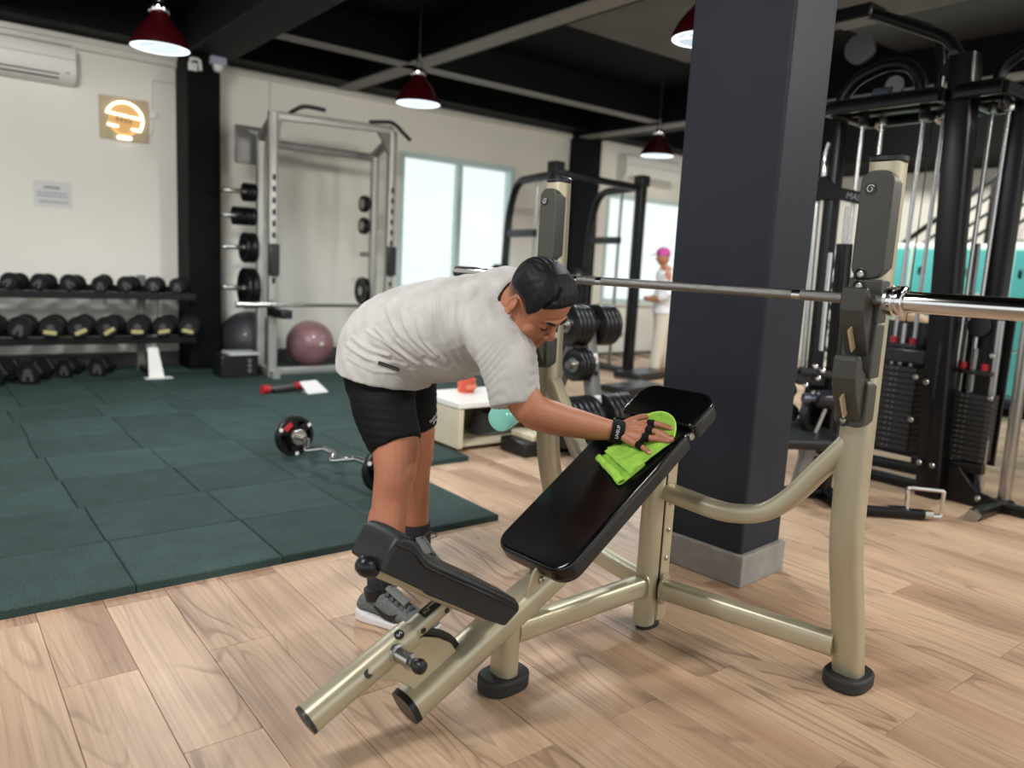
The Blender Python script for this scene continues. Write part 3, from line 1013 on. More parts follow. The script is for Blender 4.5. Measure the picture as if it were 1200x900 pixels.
# head shell
n = 32
base = len(bd.v)
for r in RINGS:
    for k in range(n):
        bd.v.append(tuple(hp_(*head_pt(2 * PI * k / n, r[0]))))
for i in range(len(RINGS) - 1):
    for k in range(n):
        k2 = (k + 1) % n
        bd.f.append((base + i * n + k, base + i * n + k2, base + (i + 1) * n + k2, base + (i + 1) * n + k))
bd.f.append(tuple(base + k for k in range(n)))
bd.f.append(tuple(base + (len(RINGS) - 1) * n + k for k in range(n)))


def hell(c, r, rot=None):
    M = HM.to_3x3() if rot is None else HM.to_3x3() @ rot
    bd.ell(hp_(*c), tuple(q * HS for q in r), M, n=14, m=10)


hell((0, 0.088, 0.016), (0.045, 0.012, 0.010))          # brow
for sg in (-1, 1):
    hell((sg * 0.030, 0.088, 0.018), (0.022, 0.009, 0.007))
    hell((sg * 0.031, 0.079, -0.004), (0.0155, 0.0125, 0.011))       # lids
    hell((sg * 0.042, 0.058, -0.036), (0.030, 0.026, 0.030))         # cheek
    hell((sg * 0.0135, 0.100, -0.041), (0.0085, 0.010, 0.008))       # nostril wing
    # ear: plate and rim
    er = Matrix.Rotation(sg * math.radians(-24), 3, 'Z') @ Matrix.Rotation(math.radians(-10), 3, 'X')
    hell((sg * 0.0805, -0.014, -0.012), (0.0065, 0.016, 0.028), er)
    rim = [hp_(*(V((sg * 0.084, -0.014, -0.010)) + er @ V((sg * 0.004, 0.0175 * math.cos(a), 0.031 * math.sin(a) - 0.006 * math.cos(a) * 0)))) for a in [math.radians(q) for q in range(20, 300, 20)]]
    bd.sweep(rim, [0.0042 * HS] * len(rim), n=8)
    hell((sg * 0.082, -0.009, -0.038), (0.006, 0.008, 0.009))        # lobe
bd.sweep([hp_(0, 0.089, 0.010), hp_(0, 0.098, -0.012), hp_(0, 0.109, -0.030), hp_(0, 0.110, -0.037)], [0.009, 0.0095, 0.0115, 0.0105], n=12, sub=3, round_end=True)
hell((0, 0.109, -0.036), (0.0125, 0.011, 0.0105))
hell((0, 0.091, -0.057), (0.024, 0.008, 0.011))         # muzzle
hell((0, 0.0965, -0.0635), (0.021, 0.0075, 0.0052))     # upper lip
hell((0, 0.0945, -0.0755), (0.019, 0.0078, 0.0060))     # lower lip
hell((0, 0.082, -0.100), (0.024, 0.016, 0.015))         # chin
for sg in (-1, 1):
    hell((sg * 0.052, 0.018, -0.078), (0.018, 0.036, 0.022))         # jaw
# neck joins the skull to the torso
nk = NECK[:-1] + [tuple(hp_(0, -0.035, -0.045)) + (0.058,)]
chain(bd, nk, sub=4)
bd.sweep([hp_(0, 0.02, -0.075), V(NECK[1][:3]) + V((0, 0, -0.03))], [0.042, 0.05], n=16)
chain(bd, BODY_TORSO)
for A in (ARM_R, ARM_L):
    chain(bd, A)
for A in (LEG_R, LEG_L):
    chain(bd, A)
# calves and knee caps
bd.ell((1.165, 2.140, 0.29), (0.042, 0.042, 0.085))
bd.ell((1.448, 2.440, 0.275), (0.04, 0.04, 0.08))
bd.ell((1.230, 2.115, 0.472), (0.045, 0.045, 0.06))
bd.ell((1.470, 2.388, 0.430), (0.042, 0.042, 0.055))
# ---- right hand, flat on the cloth
PADN = V((-0.548, -0.036, 0.836))
WR = (1.670, 1.604, 0.668)
K = dict(i=(1.742, 1.549, 0.698), m=(1.717, 1.531, 0.683), r=(1.695, 1.523, 0.666), p=(1.675, 1.523, 0.647))
FING = dict(i=[K['i'], (1.759, 1.514, 0.700), (1.769, 1.492, 0.697), (1.777, 1.474, 0.692)],
            m=[K['m'], (1.733, 1.490, 0.683), (1.738, 1.464, 0.678), (1.741, 1.443, 0.670)],
            r=[K['r'], (1.712, 1.486, 0.668), (1.724, 1.466, 0.667), (1.734, 1.449, 0.664)],
            p=[K['p'], (1.676, 1.494, 0.642), (1.679, 1.482, 0.636), (1.682, 1.472, 0.628)])
FR = dict(i=0.0098, m=0.0102, r=0.0098, p=0.0086)
for k in FING:
    pts = [V(WR) * 0.45 + V(K[k]) * 0.55] + [V(q) for q in FING[k]]
    r = FR[k]
    bd.sweep(pts, [r * 1.15, r * 1.12, r, r * 0.95, r * 0.8], n=12, sub=3, round_end=True)
    bd.sweep([V(WR), V(K[k])], [(0.019, 0.016), (0.0125, 0.0125)], n=12, round_end=True)
for a, b in (('i', 'm'), ('m', 'r'), ('r', 'p')):
    bd.ell((V(K[a]) + V(K[b])) / 2 - PADN * 0.003, 0.0125)
    bd.ell((V(K[a]) + V(K[b])) / 2 * 0.6 + V(WR) * 0.4 - PADN * 0.004, 0.017)
TH_ = [(1.690, 1.603, 0.672), (1.716, 1.602, 0.687), (1.744, 1.594, 0.701), (1.770, 1.582, 0.709), (1.792, 1.569, 0.712)]
bd.sweep(TH_, [0.020, 0.0165, 0.0125, 0.0115, 0.0088], n=12, sub=3, round_end=True)
bd.sweep([(1.716, 1.600, 0.686), (1.735, 1.560, 0.692)], [0.013, 0.012], n=12, round_end=True)
# ---- left hand, curled round the neck of the spray bottle
BOT_C = V((1.432, 1.885, 0.668))
LWR = V(ARM_L[-1][:3])
bdir = (V((1.535, 1.921, 0.694)) - BOT_C).normalized()      # bottle axis, base to neck
grip = BOT_C + bdir * 0.125
palm = LWR * 0.5 + grip * 0.5 + V((0.012, 0.012, 0))
bd.sweep([LWR, palm], [0.03, 0.027], n=14, round_end=True)
sx = bdir.cross(V((0, 0, 1))).normalized(); sz = sx.cross(bdir)
for q in range(4):
    c0 = grip + bdir * (0.03 - 0.019 * q)
    pts = [c0 + (sx * math.cos(a) + sz * math.sin(a)) * 0.027 for a in [math.radians(z) for z in (70, 30, -10, -55, -100, -140)]]
    bd.sweep([palm + bdir * (0.02 - 0.013 * q)] + pts, [0.0105] * 5 + [0.009, 0.008], n=10, sub=2, round_end=True)
bd.sweep([palm] + [grip + bdir * 0.02 + (sx * math.cos(a) + sz * math.sin(a)) * 0.028 for a in [math.radians(z) for z in (110, 150, 190)]], [0.013, 0.0115, 0.011, 0.009], n=10, sub=2, round_end=True)

body_me = new_from_modifiers(bd, 0.0032, 5, 0.5, 'body')
co = coords(body_me)
loc = (co - np.array(HC)) @ np.array(HM) / HS           # head coordinates of every vertex
hx, hy, hz = loc[:, 0], loc[:, 1], loc[:, 2]
tone = np.full(len(co), 0.5)
near = (np.abs(hx) < 0.1) & (np.abs(hy) < 0.13) & (hz > -0.13) & (hz < 0.13)
lips = near & (hy > 0.086) & (np.abs(hx) < 0.023) & (hz > -0.083) & (hz < -0.058)
tone[lips] = 0.0
# cropped hair stubble on the sides and nape, moustache and jaw
d_ear = np.sqrt((hy + 0.012) ** 2 + (hz + 0.012) ** 2)
side = near & (hy < 0.045) & (hz > -0.035 - 0.2 * np.clip(-hy - 0.03, 0, 1)) & ~((np.abs(hx) > 0.072) & (d_ear < 0.034))
tone[side] = np.clip(0.5 + 0.5 * np.clip((hz[side] + 0.03 - 0.3 * np.clip(hy[side] + 0.0, 0, 1)) / 0.05, 0, 1), 0.5, 0.97)
mou = near & (hy > 0.085) & (np.abs(hx) < 0.022) & (hz > -0.058) & (hz < -0.049)
tone[mou] = 0.66
jaw = near & (hz < -0.07) & (hy > -0.0) & ~lips
tone[jaw] = np.maximum(tone[jaw], 0.56)
put_attr(body_me, 'tone', tone)
SKIN = mat_attr('skin', 'tone', (150, 84, 72), (22, 18, 17), 0.48, 0.12, 350, sss=0.12, c2=(168, 110, 81))
relocate(body_me, ML)
link('body', body_me, SKIN, man)

# ---- hair cap
hr = MB()
NT, NZ = 200, 44


def hairline(th):
    a = abs((th + PI) % (2 * PI) - PI)
    return float(np.interp(math.degrees(a), [0, 25, 45, 58, 66, 76, 84, 95, 110, 135, 180], [0.070, 0.066, 0.058, 0.046, 0.022, -0.004, -0.002, 0.026, 0.020, 0.004, -0.004]))


for i in range(NZ + 1):
    for k in range(NT):
        th = 2 * PI * k / NT
        zl = hairline(th)
        t = i / NZ
        z = zl + (0.1155 - zl) * (1 - (1 - t) ** 1.35)
        a = abs((th + PI) % (2 * PI) - PI)
        front = max(0.0, math.cos(a))
        gmax = 0.011 + 0.010 * front ** 2
        sidef = float(np.interp(math.degrees(a), [40, 75, 180], [0.0, 1.0, 1.0]))
        ramp = float(np.interp(t, [0, 0.06, 0.25, 0.6, 1.0], [-0.012, 0.001, 0.004, 0.010, 0.016])) * sidef + float(np.interp(t, [0, 0.08, 0.3, 1.0], [-0.010, 0.008, 0.014, 0.018])) * (1 - sidef)
        grow = ramp * (1 + 0.5 * front)
        x, y, zz = head_pt(th, z, grow)
        top = max(0.0, ramp) * (0.35 + 0.65 * t) * 1.0
        # tufts and the parting on his right side
        w = (0.0011 * math.sin(330 * (x + 0.22 * y) + 3 * math.sin(60 * y)) + 0.0005 * math.sin(120 * (x + 0.3 * y) + 2 * math.sin(35 * y + 40 * x))) * min(1.0, max(0.0, (t - 0.05) / 0.3))
        part = math.exp(-((math.degrees(th) - (62 - 55 * t) ) / 5.0) ** 2) if 0 < th < PI * 0.6 and 0.05 < t < 0.75 else 0
        sgn = 1 - 0.0
        p = V((x, y, zz + top * 0.9))
        dirn = V((x, y, zz * 0.8)).normalized()
        p += dirn * (w - 0.010 * part)
        hr.v.append(tuple(HC + HM @ p * HS))
for i in range(NZ):
    for k in range(NT):
        k2 = (k + 1) % NT
        hr.f.append((i * NT + k, i * NT + k2, (i + 1) * NT + k2, (i + 1) * NT + k))
hr.f.append(tuple(NZ * NT + k for k in range(NT)))
hair_me = hr.mesh('hair', angle=180)
HAIR = bpy.data.materials.new('hair_black')
HAIR.use_nodes = True
_N, _L = HAIR.node_tree.nodes, HAIR.node_tree.links
_b = _N['Principled BSDF']
_b.inputs['Base Color'].default_value = lin(9, 9, 12)
_b.inputs['Roughness'].default_value = 0.62
_b.inputs['Specular IOR Level'].default_value = 0.3
_t = _N.new('ShaderNodeTexCoord')
_m = _N.new('ShaderNodeMapping'); _m.inputs['Scale'].default_value = (60, 60, 900)
_m.inputs['Rotation'].default_value = (0.9, 0.5, 0.3)
_n = _N.new('ShaderNodeTexNoise'); _n.inputs['Scale'].default_value = 1.0; _n.inputs['Detail'].default_value = 3
_p = _N.new('ShaderNodeBump'); _p.inputs['Strength'].default_value = 0.12; _p.inputs['Distance'].default_value = 0.002
_L.new(_t.outputs['Object'], _m.inputs['Vector']); _L.new(_m.outputs[0], _n.inputs['Vector'])
_L.new(_n.outputs['Fac'], _p.inputs['Height']); _L.new(_p.outputs[0], _b.inputs['Normal'])
relocate(hair_me, ML)
hair_o = link('hair', hair_me, HAIR, man)
hs_ = hair_o.modifiers.new('soft', 'SMOOTH'); hs_.factor = 0.5; hs_.iterations = 5
# eyebrows, eye slits
for sg in (-1, 1):
    br = MB()
    br.sweep([hp_(sg * 0.011, 0.1005, 0.015), hp_(sg * 0.028, 0.0985, 0.0215), hp_(sg * 0.040, 0.0935, 0.0225), hp_(sg * 0.049, 0.085, 0.018)], [(0.0028, 0.0035), (0.003, 0.0045), (0.0028, 0.004), (0.0015, 0.002)], n=8, sub=4)
    relocate(br_me := br.mesh('eyebrow'), ML)
    link('eyebrow', br_me, HAIR, man)
    ey = MB()
    ed = 0.0 if sg > 0 else 0.004
    ey.sweep([hp_(sg * 0.018, 0.0895 - ed, -0.0085), hp_(sg * 0.025, 0.0925 - ed, -0.0105), hp_(sg * 0.033, 0.0925 - ed, -0.0115), hp_(sg * 0.041, 0.0885 - ed, -0.0100), hp_(sg * 0.047, 0.083 - ed, -0.007)],
             [(0.0012, 0.0012), (0.0022, 0.0018), (0.0024, 0.002), (0.002, 0.0018), (0.001, 0.001)], n=8, sub=3)
    relocate(ey_me := ey.mesh('eyelashes'), ML)
    link('eyelashes', ey_me, HAIR, man)

# ---- t-shirt
tb = MB()
chain(tb, SHIRT_TORSO, n=32, sub=5, rnd=False)
for A in (SLEEVE_R, SLEEVE_L):
    chain(tb, A, n=28, sub=5, rnd=False)
tb.ell((1.405, 1.905, 0.975), (0.105, 0.105, 0.095))
tb.ell((1.57, 2.03, 0.985), (0.10, 0.10, 0.09))
shirt_me = new_from_modifiers(tb, 0.0042, 14, 0.5, 't_shirt')
co = coords(shirt_me)
no = normals(shirt_me)
# fold lines in the man's side plane: s along the facing direction, z up
FDn, LTn = np.array(FD), np.array(LT)
s_ = (co - np.array(ML)) @ FDn
l_ = (co - np.array(ML)) @ LTn
z_ = co[:, 2]


def S2(p):
    return np.array([(np.array(p) - np.array(ML)) @ FDn, p[2]])


FOLDS = [([(1.157, 2.149, 0.999), (1.199, 2.102, 0.925), (1.257, 2.044, 0.864)], 0.006, 0.010),
         ([(1.257, 2.066, 0.974), (1.272, 2.041, 0.904), (1.315, 1.995, 0.846)], 0.006, 0.009),
         ([(1.309, 2.039, 1.045), (1.322, 2.007, 0.933), (1.340, 1.976, 0.848), (1.383, 1.929, 0.783)], 0.009, 0.010),
         ([(1.300, 2.049, 1.030), (1.300, 2.03, 0.94), (1.325, 1.995, 0.85)], 0.005, 0.008),
         ([(1.352, 1.993, 1.03), (1.356, 1.985, 0.96), (1.367, 1.967, 0.90)], 0.006, 0.010),
         ([(1.21, 2.11, 0.99), (1.235, 2.075, 0.92), (1.29, 2.02, 0.855)], 0.005, 0.008),
         ([(1.053, 2.211, 0.894), (1.112, 2.157, 0.859), (1.158, 2.119, 0.849)], 0.007, 0.008),
         ([(1.04, 2.225, 0.87), (1.10, 2.17, 0.835), (1.2, 2.08, 0.82)], 0.005, 0.008),
         ([(1.198, 2.098, 0.899), (1.258, 2.039, 0.837), (1.351, 1.959, 0.804)], 0.006, 0.009),
         ([(1.13, 2.16, 0.93), (1.19, 2.10, 0.87), (1.26, 2.04, 0.82)], 0.005, 0.009),
         ([(1.330, 2.01, 1.03), (1.337, 1.995, 0.95), (1.36, 1.96, 0.86), (1.385, 1.93, 0.80)], 0.005, 0.007),
         ([(1.285, 2.06, 1.02), (1.285, 2.045, 0.95), (1.305, 2.015, 0.87)], 0.004, 0.006),
         ([(1.225, 2.10, 0.985), (1.252, 2.065, 0.91), (1.31, 2.0, 0.84)], 0.004, 0.006),
         ([(1.18, 2.13, 0.965), (1.22, 2.085, 0.89), (1.28, 2.03, 0.835)], 0.004, 0.006),
         ([(1.10, 2.18, 0.92), (1.16, 2.12, 0.885), (1.24, 2.05, 0.83)], 0.004, 0.007),
         ([(1.06, 2.21, 0.86), (1.13, 2.14, 0.82), (1.22, 2.06, 0.805)], 0.004, 0.007),
         ([(1.05, 2.22, 0.83), (1.12, 2.15, 0.795), (1.20, 2.08, 0.79)], 0.003, 0.006)]
disp = np.zeros(len(co))
sidew = np.clip(-no @ LTn * 1.6 + 0.35, 0, 1)
for pts, amp, sg in FOLDS:
    Q = [S2(p) for p in pts]
    best = np.full(len(co), 1e9)
    for a, b in zip(Q[:-1], Q[1:]):
        d = b - a
        t = np.clip(((s_ - a[0]) * d[0] + (z_ - a[1]) * d[1]) / (d @ d), 0, 1)
        best = np.minimum(best, np.hypot(s_ - a[0] - t * d[0], z_ - a[1] - t * d[1]))
    sg *= 0.7
    disp += 0.62 * amp * np.exp(-(best / sg) ** 2) * sidew - 0.25 * amp * np.exp(-((best - 2.2 * sg) / sg) ** 2) * sidew
# fine drape across the sleeve and along the back
aR = np.array(SLEEVE_R[1][:3]); bR = np.array(SLEEVE_R[3][:3]); dR = (bR - aR) / np.linalg.norm(bR - aR)
tR = (co - aR) @ dR
rad = np.linalg.norm(co - aR - tR[:, None] * dR, axis=1)
sl = ((tR > -0.02) & (rad < 0.125)).astype(float)
disp += sl * 0.0013 * np.sin(tR * 190 + 9 * np.sin(l_ * 23 + s_ * 31 + tR * 12)) * (0.4 + 0.6 * np.sin(31 * l_ + 17 * s_) ** 2) * np.clip((tR + 0.02) / 0.06, 0, 1)
disp += (1 - sl) * 0.0010 * np.sin(120 * s_ + 75 * z_ + 2.5 * np.sin(9 * z_ + 7 * l_)) + 0.0006 * np.sin(38 * z_ - 60 * s_ + 30 * l_)
put(shirt_me, co + no * disp[:, None])
CLOTH = bpy.data.materials.new('white_cotton')
CLOTH.use_nodes = True
_N, _L = CLOTH.node_tree.nodes, CLOTH.node_tree.links
_b = _N['Principled BSDF']
_b.inputs['Roughness'].default_value = 0.85
_b.inputs['Sheen Weight'].default_value = 0.15
_t = _N.new('ShaderNodeTexCoord')
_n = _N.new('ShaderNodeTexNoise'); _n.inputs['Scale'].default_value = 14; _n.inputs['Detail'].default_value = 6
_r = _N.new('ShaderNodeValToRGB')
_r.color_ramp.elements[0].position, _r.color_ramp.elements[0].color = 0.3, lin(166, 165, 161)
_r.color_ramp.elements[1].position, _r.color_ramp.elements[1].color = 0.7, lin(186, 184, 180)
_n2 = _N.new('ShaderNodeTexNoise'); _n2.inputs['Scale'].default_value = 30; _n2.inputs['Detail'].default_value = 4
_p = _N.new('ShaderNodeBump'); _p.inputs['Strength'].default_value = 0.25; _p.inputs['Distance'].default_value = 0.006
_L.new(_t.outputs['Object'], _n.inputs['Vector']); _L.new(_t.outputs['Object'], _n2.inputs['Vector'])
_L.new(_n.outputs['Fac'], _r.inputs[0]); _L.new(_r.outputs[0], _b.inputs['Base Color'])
_L.new(_n2.outputs['Fac'], _p.inputs['Height']); _L.new(_p.outputs[0], _b.inputs['Normal'])
relocate(shirt_me, ML)
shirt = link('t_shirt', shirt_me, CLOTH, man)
# black collar band inside the neckline
cl = MB()
cc = V((1.4525, 1.834, 1.0365)); cdir = (V(SHIRT_TORSO[-1][:3]) - V(SHIRT_TORSO[-2][:3])).normalized()
e1, e2, _ = frame_from(cdir)
cl.sweep([cc + (e1 * math.cos(a) + e2 * math.sin(a)) * 0.0715 for a in [2 * PI * q / 28 for q in range(28)]], [0.006] * 28, n=8, closed=True, hint=cdir)
relocate(cl_me := cl.mesh('collar'), ML)
link('collar', cl_me, mat('collar_black', (20, 20, 22), 0.8), shirt)
# small dark woven label low on the shirt side
dg_ = bpy.context.evaluated_depsgraph_get()


def snap(p, d, me=shirt_me):
    """nearest shirt surface point to world point p"""
    q = coords(me) + np.array(ML)
    i = int(np.argmin(np.linalg.norm(q - np.array(p), axis=1)))
    return V(q[i]), V(normals(me)[i])


lb = MB()
pa, na = snap(V((1.166, 2.173, 0.826)), None)
pb, nb = snap(V((1.214, 2.131, 0.807)), None)
nn = (na + nb).normalized()
dv = (pb - pa).normalized(); wv = nn.cross(dv).normalized()
bow = 0.0
for q in range(9):
    p, _n = snap(pa.lerp(pb, q / 8), None)
    bow = max(bow, (p - pa.lerp(pb, q / 8)).dot(nn))
c_ = (pa + pb) / 2 + nn * (bow + 0.001) - ML
lb.box(c_, (0.070, 0.013, 0.0024), Matrix((dv, wv, nn)).transposed())
lbo = lb.build('sewn_label', mat('label_black', (34, 32, 33), 0.6), shirt, bevel=0.0008)
LBT = mat('label_thread', (112, 108, 106), 0.7)
for q in range(9):
    MB().box(c_ + dv * (-0.028 + 0.007 * q) + nn * 0.0013, (0.0042, 0.0046, 0.0006), Matrix((dv, wv, nn)).transposed()).build('label_stitch', LBT, lbo, smooth=False)

# ---- shorts
sb = MB()
for rows in ([(1.285, 2.322, 0.700, 0.170, 0.122), (1.272, 2.338, 0.755, 0.170, 0.132), (1.285, 2.325, 0.800, 0.14, 0.11)],
             [(1.250, 2.290, 0.805, 0.10), (1.238, 2.283, 0.745, 0.117), (1.223, 2.237, 0.655, 0.106), (1.232, 2.167, 0.545, 0.088)],
             [(1.375, 2.392, 0.80, 0.10), (1.391, 2.396, 0.745, 0.115), (1.425, 2.402, 0.616, 0.094), (1.446, 2.400, 0.537, 0.078)]):
    chain(sb, rows, n=28, sub=5, rnd=False)
short_me = new_from_modifiers(sb, 0.006, 8, 0.5, 'shorts')
co = coords(short_me); no = normals(short_me)
tz = co[:, 2]
co = co + no * (0.0009 * np.sin(tz * 230 + 3 * np.sin((co - np.array(ML)) @ LTn * 18)) * np.clip((0.74 - tz) / 0.1, 0, 1))[:, None]
put(short_me, co)
relocate(short_me, ML)
shorts = link('shorts', short_me, mat('black_spandex', (9, 11, 14), 0.7, spec=0.2, bump=0.1, bscale=900), man)


def patch_on(me, p, ex, up_hint=V((0, 0, 1))):
    q = coords(me) + np.array(ML)
    i = int(np.argmin(np.linalg.norm(q - np.array(p), axis=1)))
    nn = V(normals(me)[i])
    ex = (V(ex) - nn * V(ex).dot(nn)).normalized()
    return basis(V(q[i]) + nn * 0.0015 - ML, ex, nn.cross(ex))


LOGO = mat('print_white', (205, 207, 208), 0.6)
Mx = patch_on(short_me, (1.475, 2.315, 0.590), V((0.55, -0.75, 0)))
text_obj('Reebok', 0.017, 'printed_word', LOGO, shorts, Mx)
mk = MB()
for poly in ([(-0.012, -0.022), (-0.005, -0.011), (0.002, -0.014), (-0.006, -0.024)], [(0.0, -0.010), (0.014, -0.016), (0.012, -0.019), (0.003, -0.014)],
             [(0.002, -0.018), (0.012, -0.026), (0.015, -0.023), (0.006, -0.017)]):
    mk.prism(poly, Mx @ V((0, 0, 0)), Mx.to_3x3() @ X, Mx.to_3x3() @ Y, 0, 0.0008)
mk.build('printed_mark', LOGO, shorts, smooth=False)

# ---- wrist wrap and finger loops of the lifting glove (black), right hand
gl = MB()
wa = (V(WR) - V(ARM_R[-2][:3])).normalized()
w0 = V(ARM_R[-2][:3]).lerp(V(WR), 0.55)
gl.sweep([w0 - wa * 0.002, w0 + wa * 0.010, w0 + wa * 0.028, w0 + wa * 0.036], [(0.0335, 0.037), (0.0345, 0.038), (0.034, 0.038), (0.032, 0.036)], hint=PADN.cross(wa), n=28, e=2.3)
wrap_me = relocate(gl.mesh('wrist_wrap'), ML)
wrap = link('wrist_wrap', wrap_me, mat('glove_black', (11, 12, 14), 0.75, spec=0.2, bump=0.3, bscale=500), man)
acr = PADN.cross(wa).normalized()
vd = (V((0, 0, 1.15)) - w0).normalized()
vd = (vd - wa * vd.dot(wa)).normalized()
text_obj('LIVEUP', 0.0135, 'printed_word', LOGO, wrap, basis(w0 + wa * 0.018 + vd * 0.0385 - ML, wa.cross(vd) * -1, wa * 1.0) if False else basis(w0 + wa * 0.016 + vd * 0.0385 - ML, vd.cross(wa) * -1 if vd.cross(wa).z < 0 else vd.cross(wa), -wa))
for k in FING:
    a, b = V(FING[k][0]), V(FING[k][1])
    d = (b - a).normalized()
    r = FR[k] * 1.32
    lp = MB().sweep([a + d * 0.006, a + d * 0.010, a + d * 0.024, a + d * 0.027], [r * 0.97, r * 1.04, r * 1.02, r * 0.94], hint=PADN, n=18)
    link('finger_loop', relocate(lp.mesh('finger_loop'), ML), MATS['glove_black'], man)
gw = MB()
for a, b in (('i', 'm'), ('m', 'r'), ('r', 'p')):
    gw.sweep([V(FING[a][0]).lerp(V(FING[a][1]), 0.3), V(FING[b][0]).lerp(V(FING[b][1]), 0.35)], [(0.007, 0.009)] * 2, n=10)
link('loop_web', relocate(gw.mesh('loop_web'), ML), MATS['glove_black'], man)
# finger nails
nl = mat('nail', (205, 150, 128), 0.35)
for k in FING:
    a, b = V(FING[k][-2]), V(FING[k][-1])
    d = (b - a).normalized()
    s = d.cross(PADN).normalized(); u = s.cross(d)
    if u.dot(PADN) < 0: u = -u
    m_ = MB().ell(b - d * 0.002 + u * FR[k] * 0.62, (0.0048, 0.0062, 0.0016), Matrix((s, d, u)).transposed(), n=12, m=6)
    link('finger_nail', relocate(m_.mesh('finger_nail'), ML), nl, man)

# ---- shoes and socks
SH_UP = mat('grey_knit', (98, 104, 104), 0.8, noise=0.25, nscale=120, bump=0.4, bscale=420)
SH_SOLE = mat('white_foam', (215, 214, 212), 0.6)
SH_DARK = mat('shoe_black', (22, 23, 26), 0.6)


def shoe(heel, dirn, side_out):
    d = V(dirn).normalized(); s = Z.cross(d)         # s = left of the shoe
    h = V(heel)
    LEN = 0.285
    up = [(0.004, 0.030, 0.062, 0.028), (0.03, 0.036, 0.098, 0.030), (0.07, 0.038, 0.112, 0.030), (0.11, 0.040, 0.104, 0.028), (0.15, 0.044, 0.082, 0.026),
          (0.19, 0.047, 0.064, 0.024), (0.23, 0.044, 0.056, 0.024), (0.262, 0.034, 0.048, 0.026), (0.281, 0.016, 0.038, 0.028)]
    P = [h + d * t + Z * ((b + z) / 2) for t, w, b, z in up]
    R = [((b - z) / 2, w) for t, w, b, z in up]
    m = MB().sweep(P, [(r[1], r[0]) for r in R], hint=Z, n=28, e=2.5, sub=3)
    root = link('shoe', relocate(m.mesh('shoe'), ML), SH_UP, man)
    so = [(-0.006, 0.030), (0.02, 0.039), (0.07, 0.040), (0.12, 0.041), (0.17, 0.047), (0.21, 0.049), (0.245, 0.044), (0.272, 0.032), (0.289, 0.012)]
    left = [(t, w) for t, w in so]
    poly = left + [(t, -w) for t, w in reversed(left)]
    sm = MB().prism(poly, h, d, s, 0.0, 0.028)
    # rise at heel and toe
    sm.v = [tuple(V(v) + Z * (0.012 * max(0, (0.05 - (V(v) - h).dot(d)) / 0.05) * (v[2] > 0.02) + 0.010 * max(0, ((V(v) - h).dot(d) - 0.23) / 0.05))) for v in sm.v]
    link('sole', relocate(sm.mesh('sole', angle=50), ML), SH_SOLE, root, bevel=0.008, seg=3)
    # opening, tongue, laces
    op = MB().sweep([h + d * 0.060 + Z * 0.080, h + d * 0.056 + Z * 0.116], [(0.033, 0.046), (0.037, 0.052)], hint=Z.cross(d), n=24)
    link('shoe_lining', relocate(op.mesh('shoe_lining'), ML), SH_DARK, root)
    tg = MB().sweep([h + d * 0.10 + Z * 0.125, h + d * 0.13 + Z * 0.108, h + d * 0.17 + Z * 0.085], [(0.022, 0.006)] * 3, hint=Z, n=12, sub=3)
    link('tongue', relocate(tg.mesh('tongue'), ML), mat('tongue_grey', (112, 116, 114), 0.85, bump=0.3), root)
    la = MB()
    for q in range(5):
        t = 0.105 + 0.018 * q
        zt = 0.120 - 0.0115 * q
        la.sweep([h + d * (t + 0.006) + s * 0.03 + Z * (zt - 0.014), h + d * t + Z * (zt + 0.003), h + d * (t + 0.010) - s * 0.03 + Z * (zt - 0.014)], [(0.004, 0.0022)] * 3, n=8, sub=4)
        la.sweep([h + d * (t + 0.012) + s * 0.03 + Z * (zt - 0.02), h + d * (t + 0.008) + Z * (zt + 0.001), h + d * t - s * 0.03 + Z * (zt - 0.012)], [(0.004, 0.0022)] * 3, n=8, sub=4)
    b0 = h + d * 0.108 + Z * 0.124
    la.sweep([b0, b0 + d * 0.02 + s * 0.025 + Z * 0.028, b0 + d * 0.035 + s * 0.045 + Z * 0.012, b0 + d * 0.02 + s * 0.02], [0.0022] * 4, n=8, sub=5)
    la.sweep([b0, b0 + d * 0.04 - s * 0.02 + Z * 0.022, b0 + d * 0.09 - s * 0.03 + Z * 0.01, b0 + d * 0.13 - s * 0.035 - Z * 0.01], [0.0018] * 4, n=8, sub=5)
    link('laces', relocate(la.mesh('laces'), ML), mat('lace_grey', (78, 82, 84), 0.8), root)
    # curved side mark
    o = h - s * 0.0 + Z * 0.0
    mkp = []
    tick = [(0.048, 0.088), (0.075, 0.060), (0.105, 0.040), (0.130, 0.034), (0.150, 0.038), (0.160, 0.064), (0.147, 0.056), (0.130, 0.051), (0.105, 0.056), (0.078, 0.070)]
    for sd in (-1, 1):
        wl_ = lambda t: float(np.interp(t, [u[0] for u in up], [u[1] for u in up]))
        mm = MB()
        pf = [h + d * t + s * (sd * (wl_(t) + 0.0008 - 0.09 * max(0, z - 0.06))) + Z * z for t, z in tick]
        pbk = [p - s * sd * 0.006 for p in pf]
        kk = len(tick)
        mm.add(pf + pbk, [tuple(range(kk)), tuple(reversed(range(kk, 2 * kk)))] + [(i, (i + 1) % kk, kk + (i + 1) % kk, kk + i) for i in range(kk)])
        link('side_mark', relocate(mm.mesh('side_mark', smooth=False), ML), SH_DARK, root)
    return root


